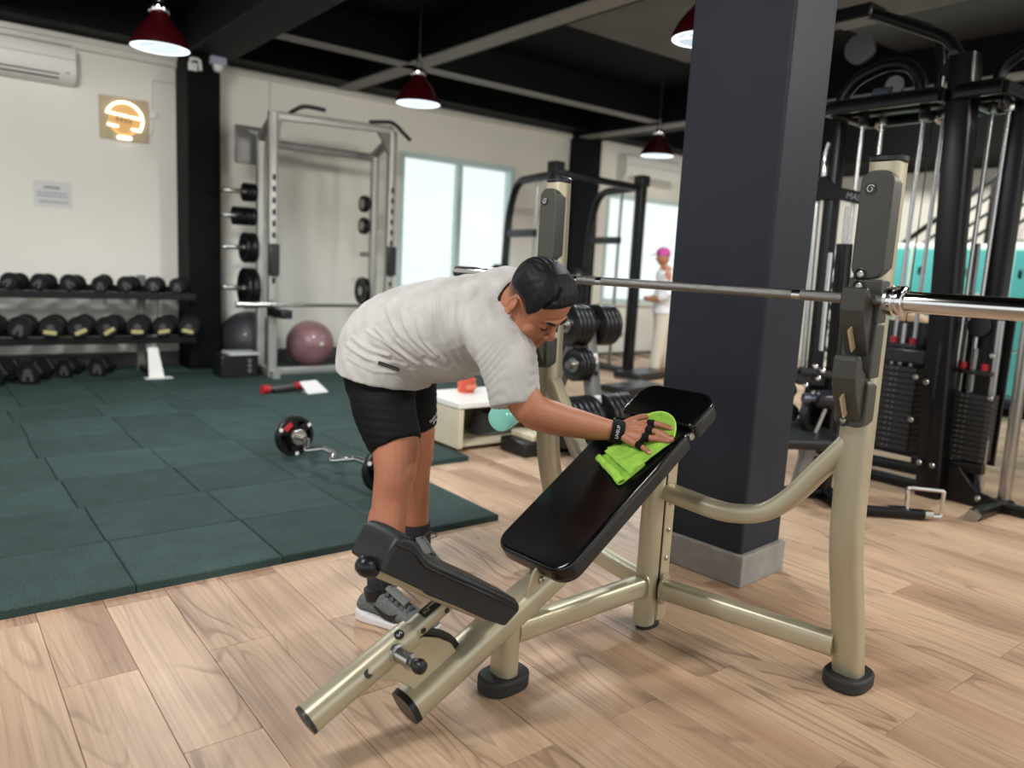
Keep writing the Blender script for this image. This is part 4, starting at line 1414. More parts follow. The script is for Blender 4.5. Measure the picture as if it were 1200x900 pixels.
shoe((1.098, 2.122, 0.0), (0.47, -0.883, 0), 1)
shoe((1.455, 2.462, 0.0), (0.03, -1.0, 0), 1)
SOCK = mat('sock_pattern', (34, 35, 38), 0.9, noise=0.9, nscale=90)
for A in (LEG_R, LEG_L):
    p1, p0 = V(A[-2][:3]), V(A[-1][:3])
    q = MB().sweep([p0, p1, p1 + (V(A[-3][:3]) - p1).normalized() * 0.06], [(0.045, 0.045), (0.047, 0.047), (0.051, 0.051)], hint=X, n=24, sub=2)
    link('sock', relocate(q.mesh('sock'), ML), SOCK, man)

# ================================================================== GREEN CLOTH
clothO = ROTB @ V((-0.16, -0.05, 0.64))
cw = thing('cleaning_cloth', 'bright lime green microfibre cloth under the bending man\'s hand on the bench pad', 'cloth', clothO, TH)
GREEN = mat('lime_microfibre', (146, 196, 72), 0.9, noise=0.12, nscale=60, bump=0.5, bscale=420)
padz = lambda u: 0.36 + 0.657 * (u + 0.575)
CO = V((-0.16, -0.05, 0.64))


def on_pad(u, v, h):
    return V((u, v, padz(u))) + pn_ * h - CO


# folded sheet: cross rows run from the far edge to the lower end, then curl under and out again
A0, A1 = V((-0.118, 0.028)), V((-0.128, -0.128))       # across under the knuckles
B0, B1 = V((-0.212, 0.040)), V((-0.252, -0.096))       # lower end of the top layer
sheet = MB()
path = [(-1.0, 0.012), (-0.8, 0.014), (-0.55, 0.012), (-0.3, 0.014), (-0.1, 0.019), (0.0, 0.025), (0.07, 0.026), (0.11, 0.019), (0.07, 0.012), (-0.05, 0.010), (-0.2, 0.010), (-0.3, 0.006),
        (-0.2, 0.004), (0.0, 0.004), (0.25, 0.006), (0.42, 0.012), (0.50, 0.020), (0.47, 0.028), (0.38, 0.029), (0.31, 0.023), (0.30, 0.014)]
pp_ = [V((q[0], q[1], 0)) for q in path]
pth, _ = catmull(pp_, [(0, 0)] * len(pp_), 3)
NJ = 24
for i, q in enumerate(pth):
    for j in range(NJ + 1):
        w = j / NJ
        b = B0.lerp(B1, w); a = A0.lerp(A1, w)
        along = (b - a)
        p = b + along * q.x * (1.0 if q.x < 0 else 0.75)
        if q.x > 0.15:
            p = p + V((0.0, 0.004)) * (1 - w)
        wav = 0.004 * math.sin(9.0 * w + 1.2) * (q.x > -0.4) + 0.0025 * math.sin(23 * w + 6 * q.x) + 0.010 * max(0, q.x + 0.25) * math.sin(7.5 * w + 0.3) * (q.x < 0.15)
        k = 0.55 + 0.45 * math.sin(PI * min(1.0, w * 1.15))
        sheet.v.append(tuple(on_pad(p.x, p.y, max(0.003, q.y * (k if q.x > -0.05 else 1) + wav))))
for i in range(len(pth) - 1):
    for j in range(NJ):
        m0 = i * (NJ + 1) + j
        sheet.f.append((m0, m0 + 1, m0 + NJ + 2, m0 + NJ + 1))
so0 = sheet.build('cloth_sheet', GREEN, cw, angle=180)
t_ = so0.modifiers.new('thickness', 'SOLIDIFY'); t_.thickness = 0.0028; t_.offset = 1
# far end: the sheet rises behind the finger tips and folds over
lp = MB()
rows = []
NI = 22
for i in range(NI + 1):
    t = i / NI
    ang = 1.55 - 3.0 * t
    cu_, cv_ = -0.118 + 0.052 * math.cos(ang), -0.052 + 0.074 * math.sin(ang)
    cu_ += 0.012 * math.cos(ang)
    hgt = 0.004 + 0.026 * math.sin(PI * t) ** 0.7
    row = []
    for k in range(8):
        w = k / 7
        row.append((cu_ + (1 - w) * (-0.030 * math.cos(ang)) + 0.006 * math.sin(3 * w), cv_ + (1 - w) * (-0.030 * math.sin(ang)), 0.006 + hgt * w ** 1.6))
    rows.append(row)
for r in rows:
    for u, v, h in r:
        lp.v.append(tuple(on_pad(u, v, h)))
for i in range(NI):
    for j in range(7):
        lp.f.append((i * 8 + j, i * 8 + j + 1, (i + 1) * 8 + j + 1, (i + 1) * 8 + j))
loop = lp.build('raised_edge', GREEN, cw, angle=180)
t_ = loop.modifiers.new('thickness', 'SOLIDIFY'); t_.thickness = 0.0028
HEM = mat('lime_hem', (182, 226, 104), 0.9)
hem = [V(lp.v[i * 8 + 7]) for i in range(NI + 1)]
MB().sweep(hem, [0.0022] * len(hem), n=8, sub=2).build('hem', HEM, loop)
fl_ = MB()
for i in range(9):
    for j in range(9):
        a, b = i / 8, j / 8
        u = -0.128 + 0.045 * a
        v = 0.0 - 0.10 * b
        fl_.v.append(tuple(on_pad(u, v, 0.010 + 0.002 * math.sin(9 * a + 7 * b))))
for i in range(8):
    for j in range(8):
        m0 = i * 9 + j
        fl_.f.append((m0, m0 + 1, m0 + 10, m0 + 9))
f_o = fl_.build('cloth_floor', GREEN, cw, angle=180)
t_ = f_o.modifiers.new('thickness', 'SOLIDIFY'); t_.thickness = 0.0028

# ================================================================== SPRAY BOTTLE in the left hand
bt = thing('spray_bottle', 'translucent mint green bottle held low in the man\'s left hand', 'bottle', BOT_C, 0)
MINT = bpy.data.materials.new('mint_plastic')
MINT.use_nodes = True
_b = MINT.node_tree.nodes['Principled BSDF']
_b.inputs['Base Color'].default_value = lin(150, 236, 220)
_b.inputs['Roughness'].default_value = 0.18
_b.inputs['Transmission Weight'].default_value = 0.25
_b.inputs['Coat Weight'].default_value = 0.3
MB().lathe([(0, 0.004), (0.028, 0.0), (0.039, 0.004), (0.043, 0.014), (0.043, 0.07), (0.040, 0.085), (0.026, 0.105), (0.017, 0.113), (0.017, 0.125)], (0, 0, 0), bdir, n=32).build('bottle_body', MINT, bt)
MB().lathe([(0.018, 0.118), (0.018, 0.145), (0.012, 0.150), (0.012, 0.185), (0, 0.187)], (0, 0, 0), bdir, n=24).build('spray_head', mat('white_cap', (210, 214, 212), 0.4), bt)

# ================================================================== PENDANT LAMPS
SHADE = mat('lamp_shade_red', (44, 3, 8), 0.25, 0.1, coat=0.4)
DIFF = mat('led_diffuser', (200, 228, 240), 0.4, emit=((176, 222, 242), 1.3))
RIMW = mat('lamp_rim_white', (240, 244, 246), 0.4, emit=((225, 242, 250), 1.3))


def pendant(x, y, z, label):
    t = thing('pendant_lamp', label, 'lamp', (x, y, z), 0, 'red pendant lamps under the black ceiling')
    pr = [(0.165, 0.0), (0.160, 0.022), (0.135, 0.072), (0.100, 0.118), (0.068, 0.150), (0.052, 0.175), (0.048, 0.205), (0.03, 0.21)]
    MB().lathe(pr + [(r - 0.003, z_ - 0.002) for r, z_ in reversed(pr[:-1])] + [(0.165, 0.0)], n=40).build('lamp_shade', SHADE, t)
    MB().lathe([(0.0, 0.004), (0.138, 0.004), (0.138, 0.012), (0, 0.012)], n=40).build('diffuser', DIFF, t)
    MB().lathe([(0.138, 0.0), (0.1585, -0.001), (0.1585, 0.012), (0.138, 0.012), (0.138, 0.0)], n=40).build('diffuser_rim', RIMW, t)
    MB().lathe([(0.05, 0.195), (0.052, 0.20), (0.052, 0.222), (0.036, 0.240), (0.022, 0.25), (0.022, 0.29), (0.012, 0.30), (0.012, 0.34), (0, 0.34)], n=24).build('lamp_cap', CHROME, t)
    for a in range(3):
        an = a * 2.1 + 0.4
        MB().ell((0.052 * math.cos(an), 0.052 * math.sin(an), 0.207), 0.013, n=10, m=8).build('screw_knob', CHROME, t)
    MB().cyl((0, 0, 0.33), (0, 0, 3.2 - z), 0.006, n=8).build('suspension_rod', IRON, t)
    l = bpy.data.lights.new('lamp_light', 'SPOT')
    l.spot_size = math.radians(165)
    l.spot_blend = 0.5
    l.energy = 85
    l.color = (0.90, 0.96, 1.0)
    l.shadow_soft_size = 0.1
    lo = bpy.data.objects.new('lamp_light', l)
    COL.objects.link(lo)
    lo.location = (0, 0, -0.02)
    lo.parent = t
    return t


pendant(1.202, 4.978, 2.28, 'red pendant lamp near the black corner column, above the glowing sign')
pendant(2.988, 5.09, 2.28, 'red pendant lamp hanging above the tall silver half rack')
pendant(5.80, 5.292, 2.28, 'small far red pendant lamp in front of the far white air conditioner')
pendant(3.121, 2.598, 2.29, 'red pendant lamp half hidden behind the thick dark centre column')

# ================================================================== THINGS ON THE LEFT WALL
def air_con(x0, x1, z0, z1, label):
    t = thing('air_conditioner', label, 'air conditioner', ((x0 + x1) / 2, YW, z0))
    w, h = (x1 - x0) / 2, z1 - z0
    pr = [(0.0, 0.0), (-0.10, 0.0), (-0.17, 0.035), (-0.20, 0.09), (-0.205, h - 0.04), (-0.18, h), (0.0, h)]
    MB().prism(pr, (-w, 0, 0), Y, Z, 0, 2 * w).build('body', WHITE, t, bevel=0.012, seg=3)
    MB().box((-0.02, -0.166, 0.045), (2 * w - 0.22, 0.012, 0.05), Matrix.Rotation(math.radians(38), 3, 'X')).build('air_outlet', IRON, t, smooth=False)
    MB().box((-0.02, -0.160, 0.075), (2 * w - 0.2, 0.05, 0.006), Matrix.Rotation(math.radians(-32), 3, 'X')).build('louver', WHITE, t, bevel=0.002)
    MB().b2((-w + 0.01, -0.2065, h * 0.62), (w - 0.01, -0.2045, h * 0.635)).build('panel_seam', SILVERD, t, smooth=False)
    MB().box((w - 0.07, -0.19, 0.075), (0.03, 0.006, 0.015)).build('status_light', SILVERD, t, smooth=False)
    MB().b2((-w + 0.03, -0.17, h), (w - 0.03, -0.03, h + 0.006)).build('air_intake', IRON, t, smooth=False)
    return t


air_con(0.25, 1.19, 2.47, 2.76, 'long white wall air conditioner near the ceiling, left of the glowing round sign')
air_con(7.80, 8.90, 2.40, 2.74, 'white wall air conditioner above the far window')
# glowing sign
ns = thing('neon_sign', 'square tan wall panel with a glowing ring sign', 'sign', (1.58, YW, 2.26))
MB().b2((-0.20, -0.02, -0.185), (0.20, -0.008, 0.185)).build('backing_panel', mat('sign_tan', (182, 166, 132), 0.5, noise=0.08, nscale=10), ns, bevel=0.003)
NEON = mat('neon_warm', (255, 240, 205), 0.4, emit=((255, 240, 214), 3.0))
def ngl(pts, name='neon_tube', r=0.0075):
    MB().sweep(pts, [r] * len(pts), n=8, hint=Y).build(name, NEON, ns)
ngl([V((0.150 * math.cos(a), -0.030, 0.145 * math.sin(a))) for a in [math.radians(q) for q in range(-28, 165, 8)]])
ngl([V((-0.150, -0.030, 0.045)), V((-0.06, -0.030, 0.035))]); ngl([V((-0.045, -0.030, 0.034)), V((0.03, -0.030, 0.026))]); ngl([V((0.045, -0.030, 0.025)), V((0.13, -0.030, 0.018))])
ngl([V((-0.14, -0.030, -0.060)), V((-0.055, -0.030, -0.068))]); ngl([V((0.055, -0.030, -0.080)), V((0.135, -0.030, -0.086))])
ngl([V((-0.06, -0.030, -0.162)), V((0.05, -0.030, -0.162))], r=0.012)
NEOND = mat('neon_dim', (205, 170, 110), 0.5, emit=((240, 190, 110), 0.6))
MB().sweep([V((0.135 * math.cos(a), -0.026, 0.135 * math.sin(a))) for a in [math.radians(q) for q in range(190, 335, 8)]], [0.006] * 19, n=8, hint=Y).build('dim_tube', NEOND, ns)
MB().lathe([(0, 0), (0.13, 0), (0.13, 0.003), (0, 0.003)], (0, -0.0205, 0), (0, -1, 0), n=40).build('tan_disc', mat('sign_disc', (196, 158, 104), 0.5, emit=((230, 170, 90), 0.25)), ns)
for q in range(4):
    MB().b2((-0.07 + 0.035 * q, -0.0262, -0.02 - 0.004 * q), (-0.048 + 0.035 * q, -0.0235, 0.012 - 0.004 * q)).build('letter_stroke', mat('sign_letter', (150, 122, 84), 0.6), ns, smooth=False)
# conduit from the corner to the sign
cd = MB().sweep(arc2([(2.02, YW - 0.012, 2.645), (1.815, YW - 0.012, 2.645), (1.815, YW - 0.012, 2.20), (1.79, YW - 0.012, 2.14)], 0.05), [0.009] * 18, n=8)
cdo = cd.build('wall_conduit', TRIMM)
tag(cdo, 'thin pale wall conduit bending down to the glowing sign', 'conduit')
MB().b2((1.785, YW - 0.035, 2.30), (1.845, YW, 2.37)).build('junction_box', WHITE, cdo, bevel=0.004)
cd2 = MB().b2((2.90, YW - 0.02, 2.30), (2.915, YW, 2.83)).build('cable_trunking', TRIMM, smooth=False)
tag(cd2, 'narrow white cable trunking down the wall above the half rack', 'trunking')
# faded notice
nt_ = MB().b2((0.86, YW - 0.006, 1.44), (1.15, YW, 1.66)).build('wall_notice', mat('notice_paper', (206, 208, 202), 0.6), smooth=False)
tag(nt_, 'pale wall notice with faded blue lines of print', 'notice')
INKB = mat('faded_ink', (150, 158, 172), 0.7); INKD = mat('grey_ink', (120, 122, 122), 0.7)
for zz, x0, x1, hh, mm in ((1.605, 0.94, 1.06, 0.022, INKD), (1.560, 0.89, 1.11, 0.016, INKB), (1.533, 0.89, 1.12, 0.016, INKB), (1.485, 0.90, 1.12, 0.02, INKB)):
    x = x0
    while x < x1:
        w_ = random.uniform(0.012, 0.03)
        MB().b2((x, YW - 0.0072, zz - hh / 2), (min(x + w_, x1), YW - 0.0055, zz + hh / 2)).build('printed_word', mm, nt_, smooth=False)
        x += w_ + 0.006
# camera
cv = thing('security_camera', 'small white security camera under the ceiling beside the black corner column', 'camera', (2.27, 7.45, 2.80))
MB().b2((-0.06, -0.05, -0.01), (0.08, 0.03, 0.07)).build('camera_base', mat('camera_lilac', (170, 168, 190), 0.4), cv, bevel=0.008)
MB().lathe([(0, -0.06), (0.03, -0.055), (0.045, -0.03), (0.045, 0.0), (0, 0.0)], (0.01, -0.02, -0.01), (0, 0, 1), n=20).build('camera_dome', WHITE, cv)
sk2 = thing('spot_bracket', 'small white hook bracket on the black corner column under the ceiling', 'bracket', (2.06, 7.42, 2.74))
MB().sweep(arc2([(0, 0.04, 0.03), (-0.03, -0.02, 0.06), (0.05, -0.03, 0.06), (0.06, -0.02, -0.03)], 0.03), [0.014] * 14, n=10).build('hook', WHITE, sk2)
MB().b2((-0.03, 0.03, -0.03), (0.05, 0.05, 0.04)).build('hook_plate', WHITE, sk2, bevel=0.004)

# ================================================================== DUMBBELL RACK AND DUMBBELLS
dr = thing('dumbbell_rack', 'long black two tier dumbbell rack against the left wall', 'rack', (0.9, 7.45, 0.03))
for z in (0.66, 0.275):
    MB().b2((-1.6, -0.20, z), (1.12, -0.17, z + 0.06)).build('front_rail', BLACKM, dr, bevel=0.004)
    MB().b2((-1.6, 0.03, z + 0.05), (1.12, 0.06, z + 0.11)).build('rear_rail', BLACKM, dr, bevel=0.004)
    MB().b2((-1.6, -0.17, z + 0.01), (1.12, 0.04, z + 0.02)).build('tray', BLACKM, dr, smooth=False)
for x in (-1.5, 0.72):
    MB().bar((x, 0.12, 0.0), (x, 0.05, 0.86), 0.05, 0.07).build('leg', SILVERD, dr)
    MB().bar((x, -0.2, 0.03), (x, 0.22, 0.03), 0.05, 0.05).build('base_foot', BLACKM, dr)
    MB().bar((x + 0.14, 0.12, 0.0), (x + 0.14, 0.05, 0.86), 0.012, 0.012).build('brace', SILVERD, dr)
    for z in (0.68, 0.29):
        MB().bar((x, 0.1, z), (x, -0.19, z), 0.04, 0.04).build('bracket', BLACKM, dr)


def dumbbell(name, r, length, label, tagged, hexa=False, loc=(0, 0, 0), rz=0.0, grp=None):
    t = thing(name, label, 'dumbbell', loc, rz, grp)
    h = length * 0.3
    for sg in (-1, 1):
        c = V((0, sg * length / 2, 0))
        n = 6 if hexa else 28
        hd = MB().lathe([(0, -h / 2), (r * 0.86, -h / 2), (r, -h / 2 + 0.012), (r, h / 2 - 0.012), (r * 0.86, h / 2), (r * 0.7, h / 2), (r * 0.66, h / 2 - 0.004), (0, h / 2 - 0.004)], c, (0, sg, 0), n=n).build('dumbbell_head', IRON, t)
        if sg < 0:
            MB().lathe([(0, 0), (r * 0.3, 0), (r * 0.3, 0.004), (0, 0.004)], c + V((0, -h / 2 + 0.003, 0)), (0, -1, 0), n=18).build('end_bolt', mat('worn_grey', (70, 70, 69), 0.5, 0.3), hd)
            if tagged:
                MB().box(c + V((0.0, -h / 2 + 0.001, -r * 0.42)), (r * 1.0, 0.006, r * 0.32)).build('weight_tag', mat('tag_yellow', (178, 168, 112), 0.6), hd, smooth=False)
            else:
                for q in (-1, 1):
                    MB().box(c + V((q * r * 0.25, -h / 2 + 0.001, -r * 0.4)), (r * 0.24, 0.006, r * 0.5)).build('weight_mark', mat('worn_grey', (70, 70, 69), 0.5, 0.3), hd, smooth=False)
    MB().cyl((0, -length / 2, 0), (0, length / 2, 0), 0.016, n=14).build('handle', CHROME, t)
    return t


ORD = ['first', 'second', 'third', 'fourth', 'fifth', 'sixth', 'seventh', 'eighth']
top_x = [0.654, 0.856, 1.065, 1.284, 1.491, 1.706, 1.908]
d1 = None
for k, x in enumerate(reversed(top_x)):
    lab = 'small black dumbbell on the rack top tier, %s from the black column' % ORD[k]
    loc_, rz_ = (x, 7.36, 0.815), random.uniform(-0.5, -0.3)
    tl = (random.uniform(-0.06, 0.06), random.uniform(-0.9, 0.9), rz_)
    if d1 is None:
        d1 = dumbbell('dumbbell', 0.070, 0.19, lab, False, loc=loc_, rz=rz_, grp='small dumbbells on the top tier')
    else:
        d = dup(d1, loc_, tl, lab)
low_x = [0.48, 0.695, 0.905, 1.117, 1.338, 1.562, 1.781, 1.985]
d2 = None
tl_ = [0.3, 0.35, 0.1, -0.45, -0.6, 0.0, -0.2, 0.2]
for k, x in enumerate(reversed(low_x)):
    lab = 'large black dumbbell on the rack lower tier, %s from the black column' % ORD[k]
    loc_, rz_ = (x, 7.33, 0.455), random.uniform(-0.42, -0.25)
    e = (0, tl_[7 - k], rz_)
    tagged = k < 6
    if d2 is None:
        d2 = dumbbell('dumbbell', 0.092, 0.24, lab, True, loc=loc_, rz=rz_, grp='large dumbbells on the lower tier')
        d2.rotation_euler = e
    elif tagged:
        dup(d2, loc_, e, lab)
    else:
        if k == 6:
            d3 = dumbbell('dumbbell', 0.092, 0.24, lab, False, loc=loc_, rz=rz_, grp='large dumbbells on the lower tier')
            d3.rotation_euler = e
        else:
            dup(d3, loc_, e, lab)
h1 = dumbbell('hex_dumbbell', 0.105, 0.26, 'big grey hexagonal dumbbell on the mat farthest from the black column', False, True, (0.517, 7.12, 0.122), -0.45)
h2 = dumbbell('hex_dumbbell', 0.105, 0.26, 'big grey hexagonal dumbbell on the mat, beside two smaller black ones', False, True, (0.75, 7.14, 0.122), -0.45)
h3 = dumbbell('hex_dumbbell', 0.085, 0.2, 'smaller black hexagonal dumbbell under the rack, next to the big grey one', False, True, (1.02, 7.36, 0.105), -0.5)
h4 = dumbbell('hex_dumbbell', 0.088, 0.2, 'smaller black hexagonal dumbbell under the rack, close to the white folded card', False, True, (1.27, 7.38, 0.107), -0.5)
sg_ = thing('folded_card', 'white folded card standing on the mat under the dumbbell rack', 'card', (1.62, 7.08, 0.03))
MB().add([(-0.05, 0, 0.26), (0.03, 0, 0.26), (-0.055, -0.05, 0), (0.07, -0.05, 0), (-0.05, 0.004, 0.26), (0.03, 0.004, 0.26), (-0.055, -0.046, 0), (0.07, -0.046, 0)],
         [(0, 1, 3, 2), (4, 6, 7, 5), (0, 2, 6, 4), (1, 5, 7, 3), (0, 4, 5, 1), (2, 3, 7, 6)]).build('card_front', WHITE, sg_, smooth=False)
MB().b2((-0.09, -0.1, 0.0), (0.13, 0.0, 0.006)).build('card_base', WHITE, sg_, smooth=False)

# ================================================================== SILVER HALF RACK
hk_ = thing('half_rack', 'tall silver half rack with weight horns between corner column and window', 'rack', (3.15, 6.9, 0.03))
XL, XR = -0.60, 0.57
for x in (XL, XR):
    MB().bar((x, -0.10, 0.0), (x, -0.10, 2.33), 0.075, 0.075).build('front_upright', SILVER, hk_)
    MB().bar((x + 0.05, 0.335, 0.0), (x + 0.05, 0.335, 2.18), 0.07, 0.07).build('rear_upright', SILVER, hk_)
    MB().bar((x, -0.22, 0.035), (x + 0.05, 0.46, 0.035), 0.07, 0.07).build('base_runner', SILVER, hk_)
    MB().bar((x, -0.10, 2.28), (x + 0.05, 0.335, 2.15), 0.06, 0.07).build('top_rail', SILVERD, hk_)
    for q in range(10):
        MB().b2((x - 0.014, -0.1395, 1.75 - 0.10 * q), (x + 0.014, -0.136, 1.80 - 0.10 * q)).build('slot', IRON, hk_, smooth=False)
    # chin-up wing
    MB().prism([(0, 2.33), (0.0, 2.06), (0.05, 2.06), (0.07, 2.22), (0.10, 2.33)] if x < 0 else [(0.04, 2.02), (0.04, 2.33), (-0.22, 2.37), (-0.12, 2.25), (-0.04, 2.1)], (x, -0.10, 0), X, Z, -0.02, 0.02).build('corner_gusset', SILVERD, hk_, bevel=0.004)
    sx_ = 1 if x < 0 else -1
    MB().sweep(arc2([(x + sx_ * 0.15, -0.10, 2.34), (x + sx_ * 0.22, -0.22, 2.40), (x + sx_ * 0.42, -0.24, 2.39)] if x < 0 else [(x - 0.25, -0.10, 2.38), (x - 0.05, -0.2, 2.40), (x + 0.12, -0.24, 2.25)], 0.06), [0.018] * 8, n=10).build('pull_up_handle', BLACKP, hk_)
MB().bar((XL, -0.10, 2.30), (XR, -0.10, 2.34), 0.05, 0.07).build('top_crossbar', SILVER, hk_)
MB().bar((XL + 0.05, 0.335, 2.12), (XR + 0.05, 0.335, 2.12), 0.06, 0.07).build('rear_crossbar', SILVERD, hk_)
MB().bar((XL + 0.02, 0.02, 0.035), (XR + 0.02, 0.02, 0.035), 0.06, 0.07).build('base_crossbar', SILVER, hk_)
MB().b2((XL - 0.15, 0.42, 1.92), (XL + 0.12, 0.46, 2.26)).build('back_plate', SILVERD, hk_, bevel=0.01)
for x, sx_ in ((XL + 0.05, -1), (XR + 0.05, -1)):
    for z in (1.66, 1.44, 1.155, 0.78):
        MB().cyl((x, 0.37, z), (x + sx_ * 0.34 if x < 0 else x - 0.12, 0.37, z), 0.022, n=14).build('weight_horn', STEEL, hk_)
for z, x in ((1.06, XL), (1.10, XR)):
    MB().b2((x - 0.05, -0.18, z - 0.14), (x + 0.04, -0.13, z + 0.14)).build('j_hook', BLACKP, hk_, bevel=0.01)
for x in (XL, XR):
    MB().b2((x - 0.05, -0.46, 0.56), (x + 0.05, -0.10, 0.635)).build('safety_arm', BLACKP, hk_, bevel=0.01)


def plate_mesh(r, th, hole=0.026):
    return MB().lathe([(hole, -th / 2), (r * 0.42, -th / 2), (r * 0.46, -th * 0.36), (r * 0.82, -th * 0.36), (r * 0.88, -th / 2), (r * 0.97, -th / 2), (r, -th * 0.32), (r, th * 0.32), (r * 0.97, th / 2),
                       (r * 0.88, th / 2), (r * 0.82, th * 0.36), (r * 0.46, th * 0.36), (r * 0.42, th / 2), (hole, th / 2), (hole, -th / 2)], (0, 0, 0), (1, 0, 0), n=36)


PLATES = {}


def weight_plate(loc, rz, r, th, label, grp, tilt=0.0):
    k = (r, th)
    if k not in PLATES:
        t = thing('weight_plate', label, 'weight plate', loc, rz, grp)
        MB_ = plate_mesh(r, th).build('plate_disc', PLATEM, t)
        MB().lathe([(0.025, -th / 2 - 0.002), (0.045, -th / 2 - 0.002), (0.045, th / 2 + 0.002), (0.025, th / 2 + 0.002)], (0, 0, 0), (1, 0, 0), n=24).build('hub_ring', STEEL, t)
        PLATES[k] = t
    else:
        t = dup(PLATES[k], loc, rz, label)
        if grp: t['group'] = grp
    t.rotation_euler = (0, tilt, rz)
    return t


RXL = 3.15 + XL + 0.05
for z, r, n_, th in ((1.66, 0.085, 2, 0.05), (1.44, 0.085, 4, 0.045), (1.155, 0.14, 2, 0.05), (0.78, 0.19, 2, 0.05)):
    for q in range(n_):
        where = {1.66: 'topmost', 1.44: 'second highest', 1.155: 'third highest', 0.78: 'lowest'}[z]
        weight_plate((RXL - 0.07 - (th + 0.004) * q, 7.27, z + 0.03), 0, r, th, '%s black plate from the post, %s left horn of half rack' % (ORD[q], where), 'plates on the half rack')
for z, r in ((1.66, 0.085), (1.44, 0.085), (0.78, 0.14)):
    where = {1.66: 'topmost', 1.44: 'second highest', 0.78: 'lowest'}[z]
    weight_plate((3.15 + XR + 0.05 - 0.09, 7.27, z + 0.03), 0, r, 0.05, 'black plate on the %s right horn of the half rack' % where, 'plates on the half rack')
rb = thing('barbell', 'plain silver barbell lying across the safety arms of the silver half rack', 'barbell', (3.15, 6.62, 0.70))
MB().cyl((-0.66, 0, 0), (0.66, 0, 0), 0.016, n=14).build('shaft', STEEL, rb)
for sg in (-1, 1):
    MB().lathe([(0.016, 0.65), (0.04, 0.65), (0.04, 0.68), (0.026, 0.685), (0.026, 0.98 if sg < 0 else 1.05), (0, 0.98 if sg < 0 else 1.05)], (0, 0, 0), (sg, 0, 0), n=20).build('sleeve', STEEL, rb)

# balls
def ball(x, y, r, col, label, rgh=0.35):
    t = thing('exercise_ball', label, 'ball', (x, y, 0.03))
    pr = [(r * math.sin(a), r - r * math.cos(a)) for a in [PI * q / 28 for q in range(29)]]
    pr = [(0 if q in (0, 28) else p[0] + (0.0022 if q % 2 else 0), p[1]) for q, p in enumerate(pr)]
    MB().lathe(pr, n=48).build('ball_skin', mat('ball_' + label.split()[0], col, rgh, coat=0.2), t, angle=180)
    MB().lathe([(0, 0), (0.02, 0), (0.016, 0.006), (0, 0.007)], (0.02, -r * 0.994, r * 1.1), (0, -1, 0.1), n=14).build('valve_plug', WHITE, t)
    return t


ball(3.14, 7.32, 0.235, (150, 110, 114), 'dusky pink exercise ball on the mat behind the half rack')
ball(2.60, 7.575, 0.27, (54, 55, 58), 'dark grey exercise ball between corner column and half rack', 0.5)
# red and silver piece with paper at the foot of the rack
rr = thing('ab_roller', 'small red and silver roller on the mat at the half rack foot', 'roller', (2.36, 6.03, 0.03), 0.25)
MB().cyl((-0.16, 0, 0.036), (0.16, 0, 0.036), 0.02, n=14).build('axle', STEEL, rr)
for x in (-0.17, 0.14):
    MB().cyl((x - 0.03, 0, 0.036), (x + 0.03, 0, 0.036), 0.034, n=22).build('wheel', RED, rr)
MB().b2((-0.1, -0.04, 0.0), (0.1, 0.05, 0.03)).build('roller_base', BLACKP, rr, bevel=0.006)
pc = thing('paper_stand', 'white paper stand on the mat beside the red roller', 'card', (2.57, 5.92, 0.03), 0.2)
MB().add([(-0.09, 0.06, 0.09), (0.07, 0.06, 0.09), (-0.09, -0.06, 0.004), (0.11, -0.06, 0.004), (-0.09, 0.064, 0.086), (0.07, 0.064, 0.086), (-0.09, -0.056, 0.0), (0.11, -0.056, 0.0)],
         [(0, 1, 3, 2), (4, 6, 7, 5), (0, 2, 6, 4), (1, 5, 7, 3), (0, 4, 5, 1), (2, 3, 7, 6)]).build('paper_face', WHITE, pc, smooth=False)
MB().b2((-0.06, 0.0, 0.0), (0.06, 0.06, 0.006)).build('paper_foot', WHITE, pc, smooth=False)
sb_ = thing('step_box', 'low black step box with a pale top edge beside the corner column', 'step', (2.31, 6.98, 0.03))
MB().b2((-0.19, -0.12, 0.0), (0.14, 0.14, 0.20)).build('box_body', BLACKP, sb_, bevel=0.01)
MB().b2((-0.12, -0.14, 0.20), (0.15, 0.10, 0.222)).build('box_top', mat('pale_edge', (190, 192, 190), 0.5), sb_, bevel=0.004)
for q in range(3):
    MB().lathe([(0, 0), (0.018, 0), (0.018, 0.006), (0, 0.006)], (0.06, -0.12, 0.15 - 0.045 * q), (0, -1, 0), n=12).build('box_stud', SILVERD, sb_)

# ================================================================== EZ CURL BAR ON THE MAT
P1, P2 = V((1.651, 4.05, 0.145)), V((1.755, 3.21, 0.145))
ax = (P2 - P1).normalized()
ez = thing('curl_bar', 'short chrome zigzag curl bar lying on the green mat behind the man', 'barbell', (P1 + P2) / 2)
dl = lambda t, h: P1 + ax * t + V((0, 0, 1)) * h * 0.35 + V((0.94, 0.06, 0)) * h - (P1 + P2) / 2
zz_ = [(0.04, 0), (0.14, 0.0), (0.25, -0.075), (0.33, -0.015), (0.44, 0.0 - 0.02), (0.50, -0.075), (0.61, 0.0), (0.76, 0)]
MB().sweep(arc2([dl(t, h) for t, h in zz_], 0.02), [0.0155] * 38, n=12).build('bent_shaft', CHROME, ez)
for sg, pp2 in ((-1, P1), (1, P2)):
    MB().lathe([(0.012, -0.05), (0.026, -0.05), (0.026, -0.035), (0.024, -0.03), (0.024, 0.16), (0, 0.16)], pp2 - (P1 + P2) / 2, ax * sg, n=20).build('sleeve', CHROME, ez)
    MB().lathe([(0.024, -0.03), (0.042, -0.03), (0.045, -0.024), (0.045, 0.0), (0.024, 0.0)], pp2 - (P1 + P2) / 2 + ax * sg * -0.03, ax * sg, n=20).build('collar_clamp', STEEL, ez)


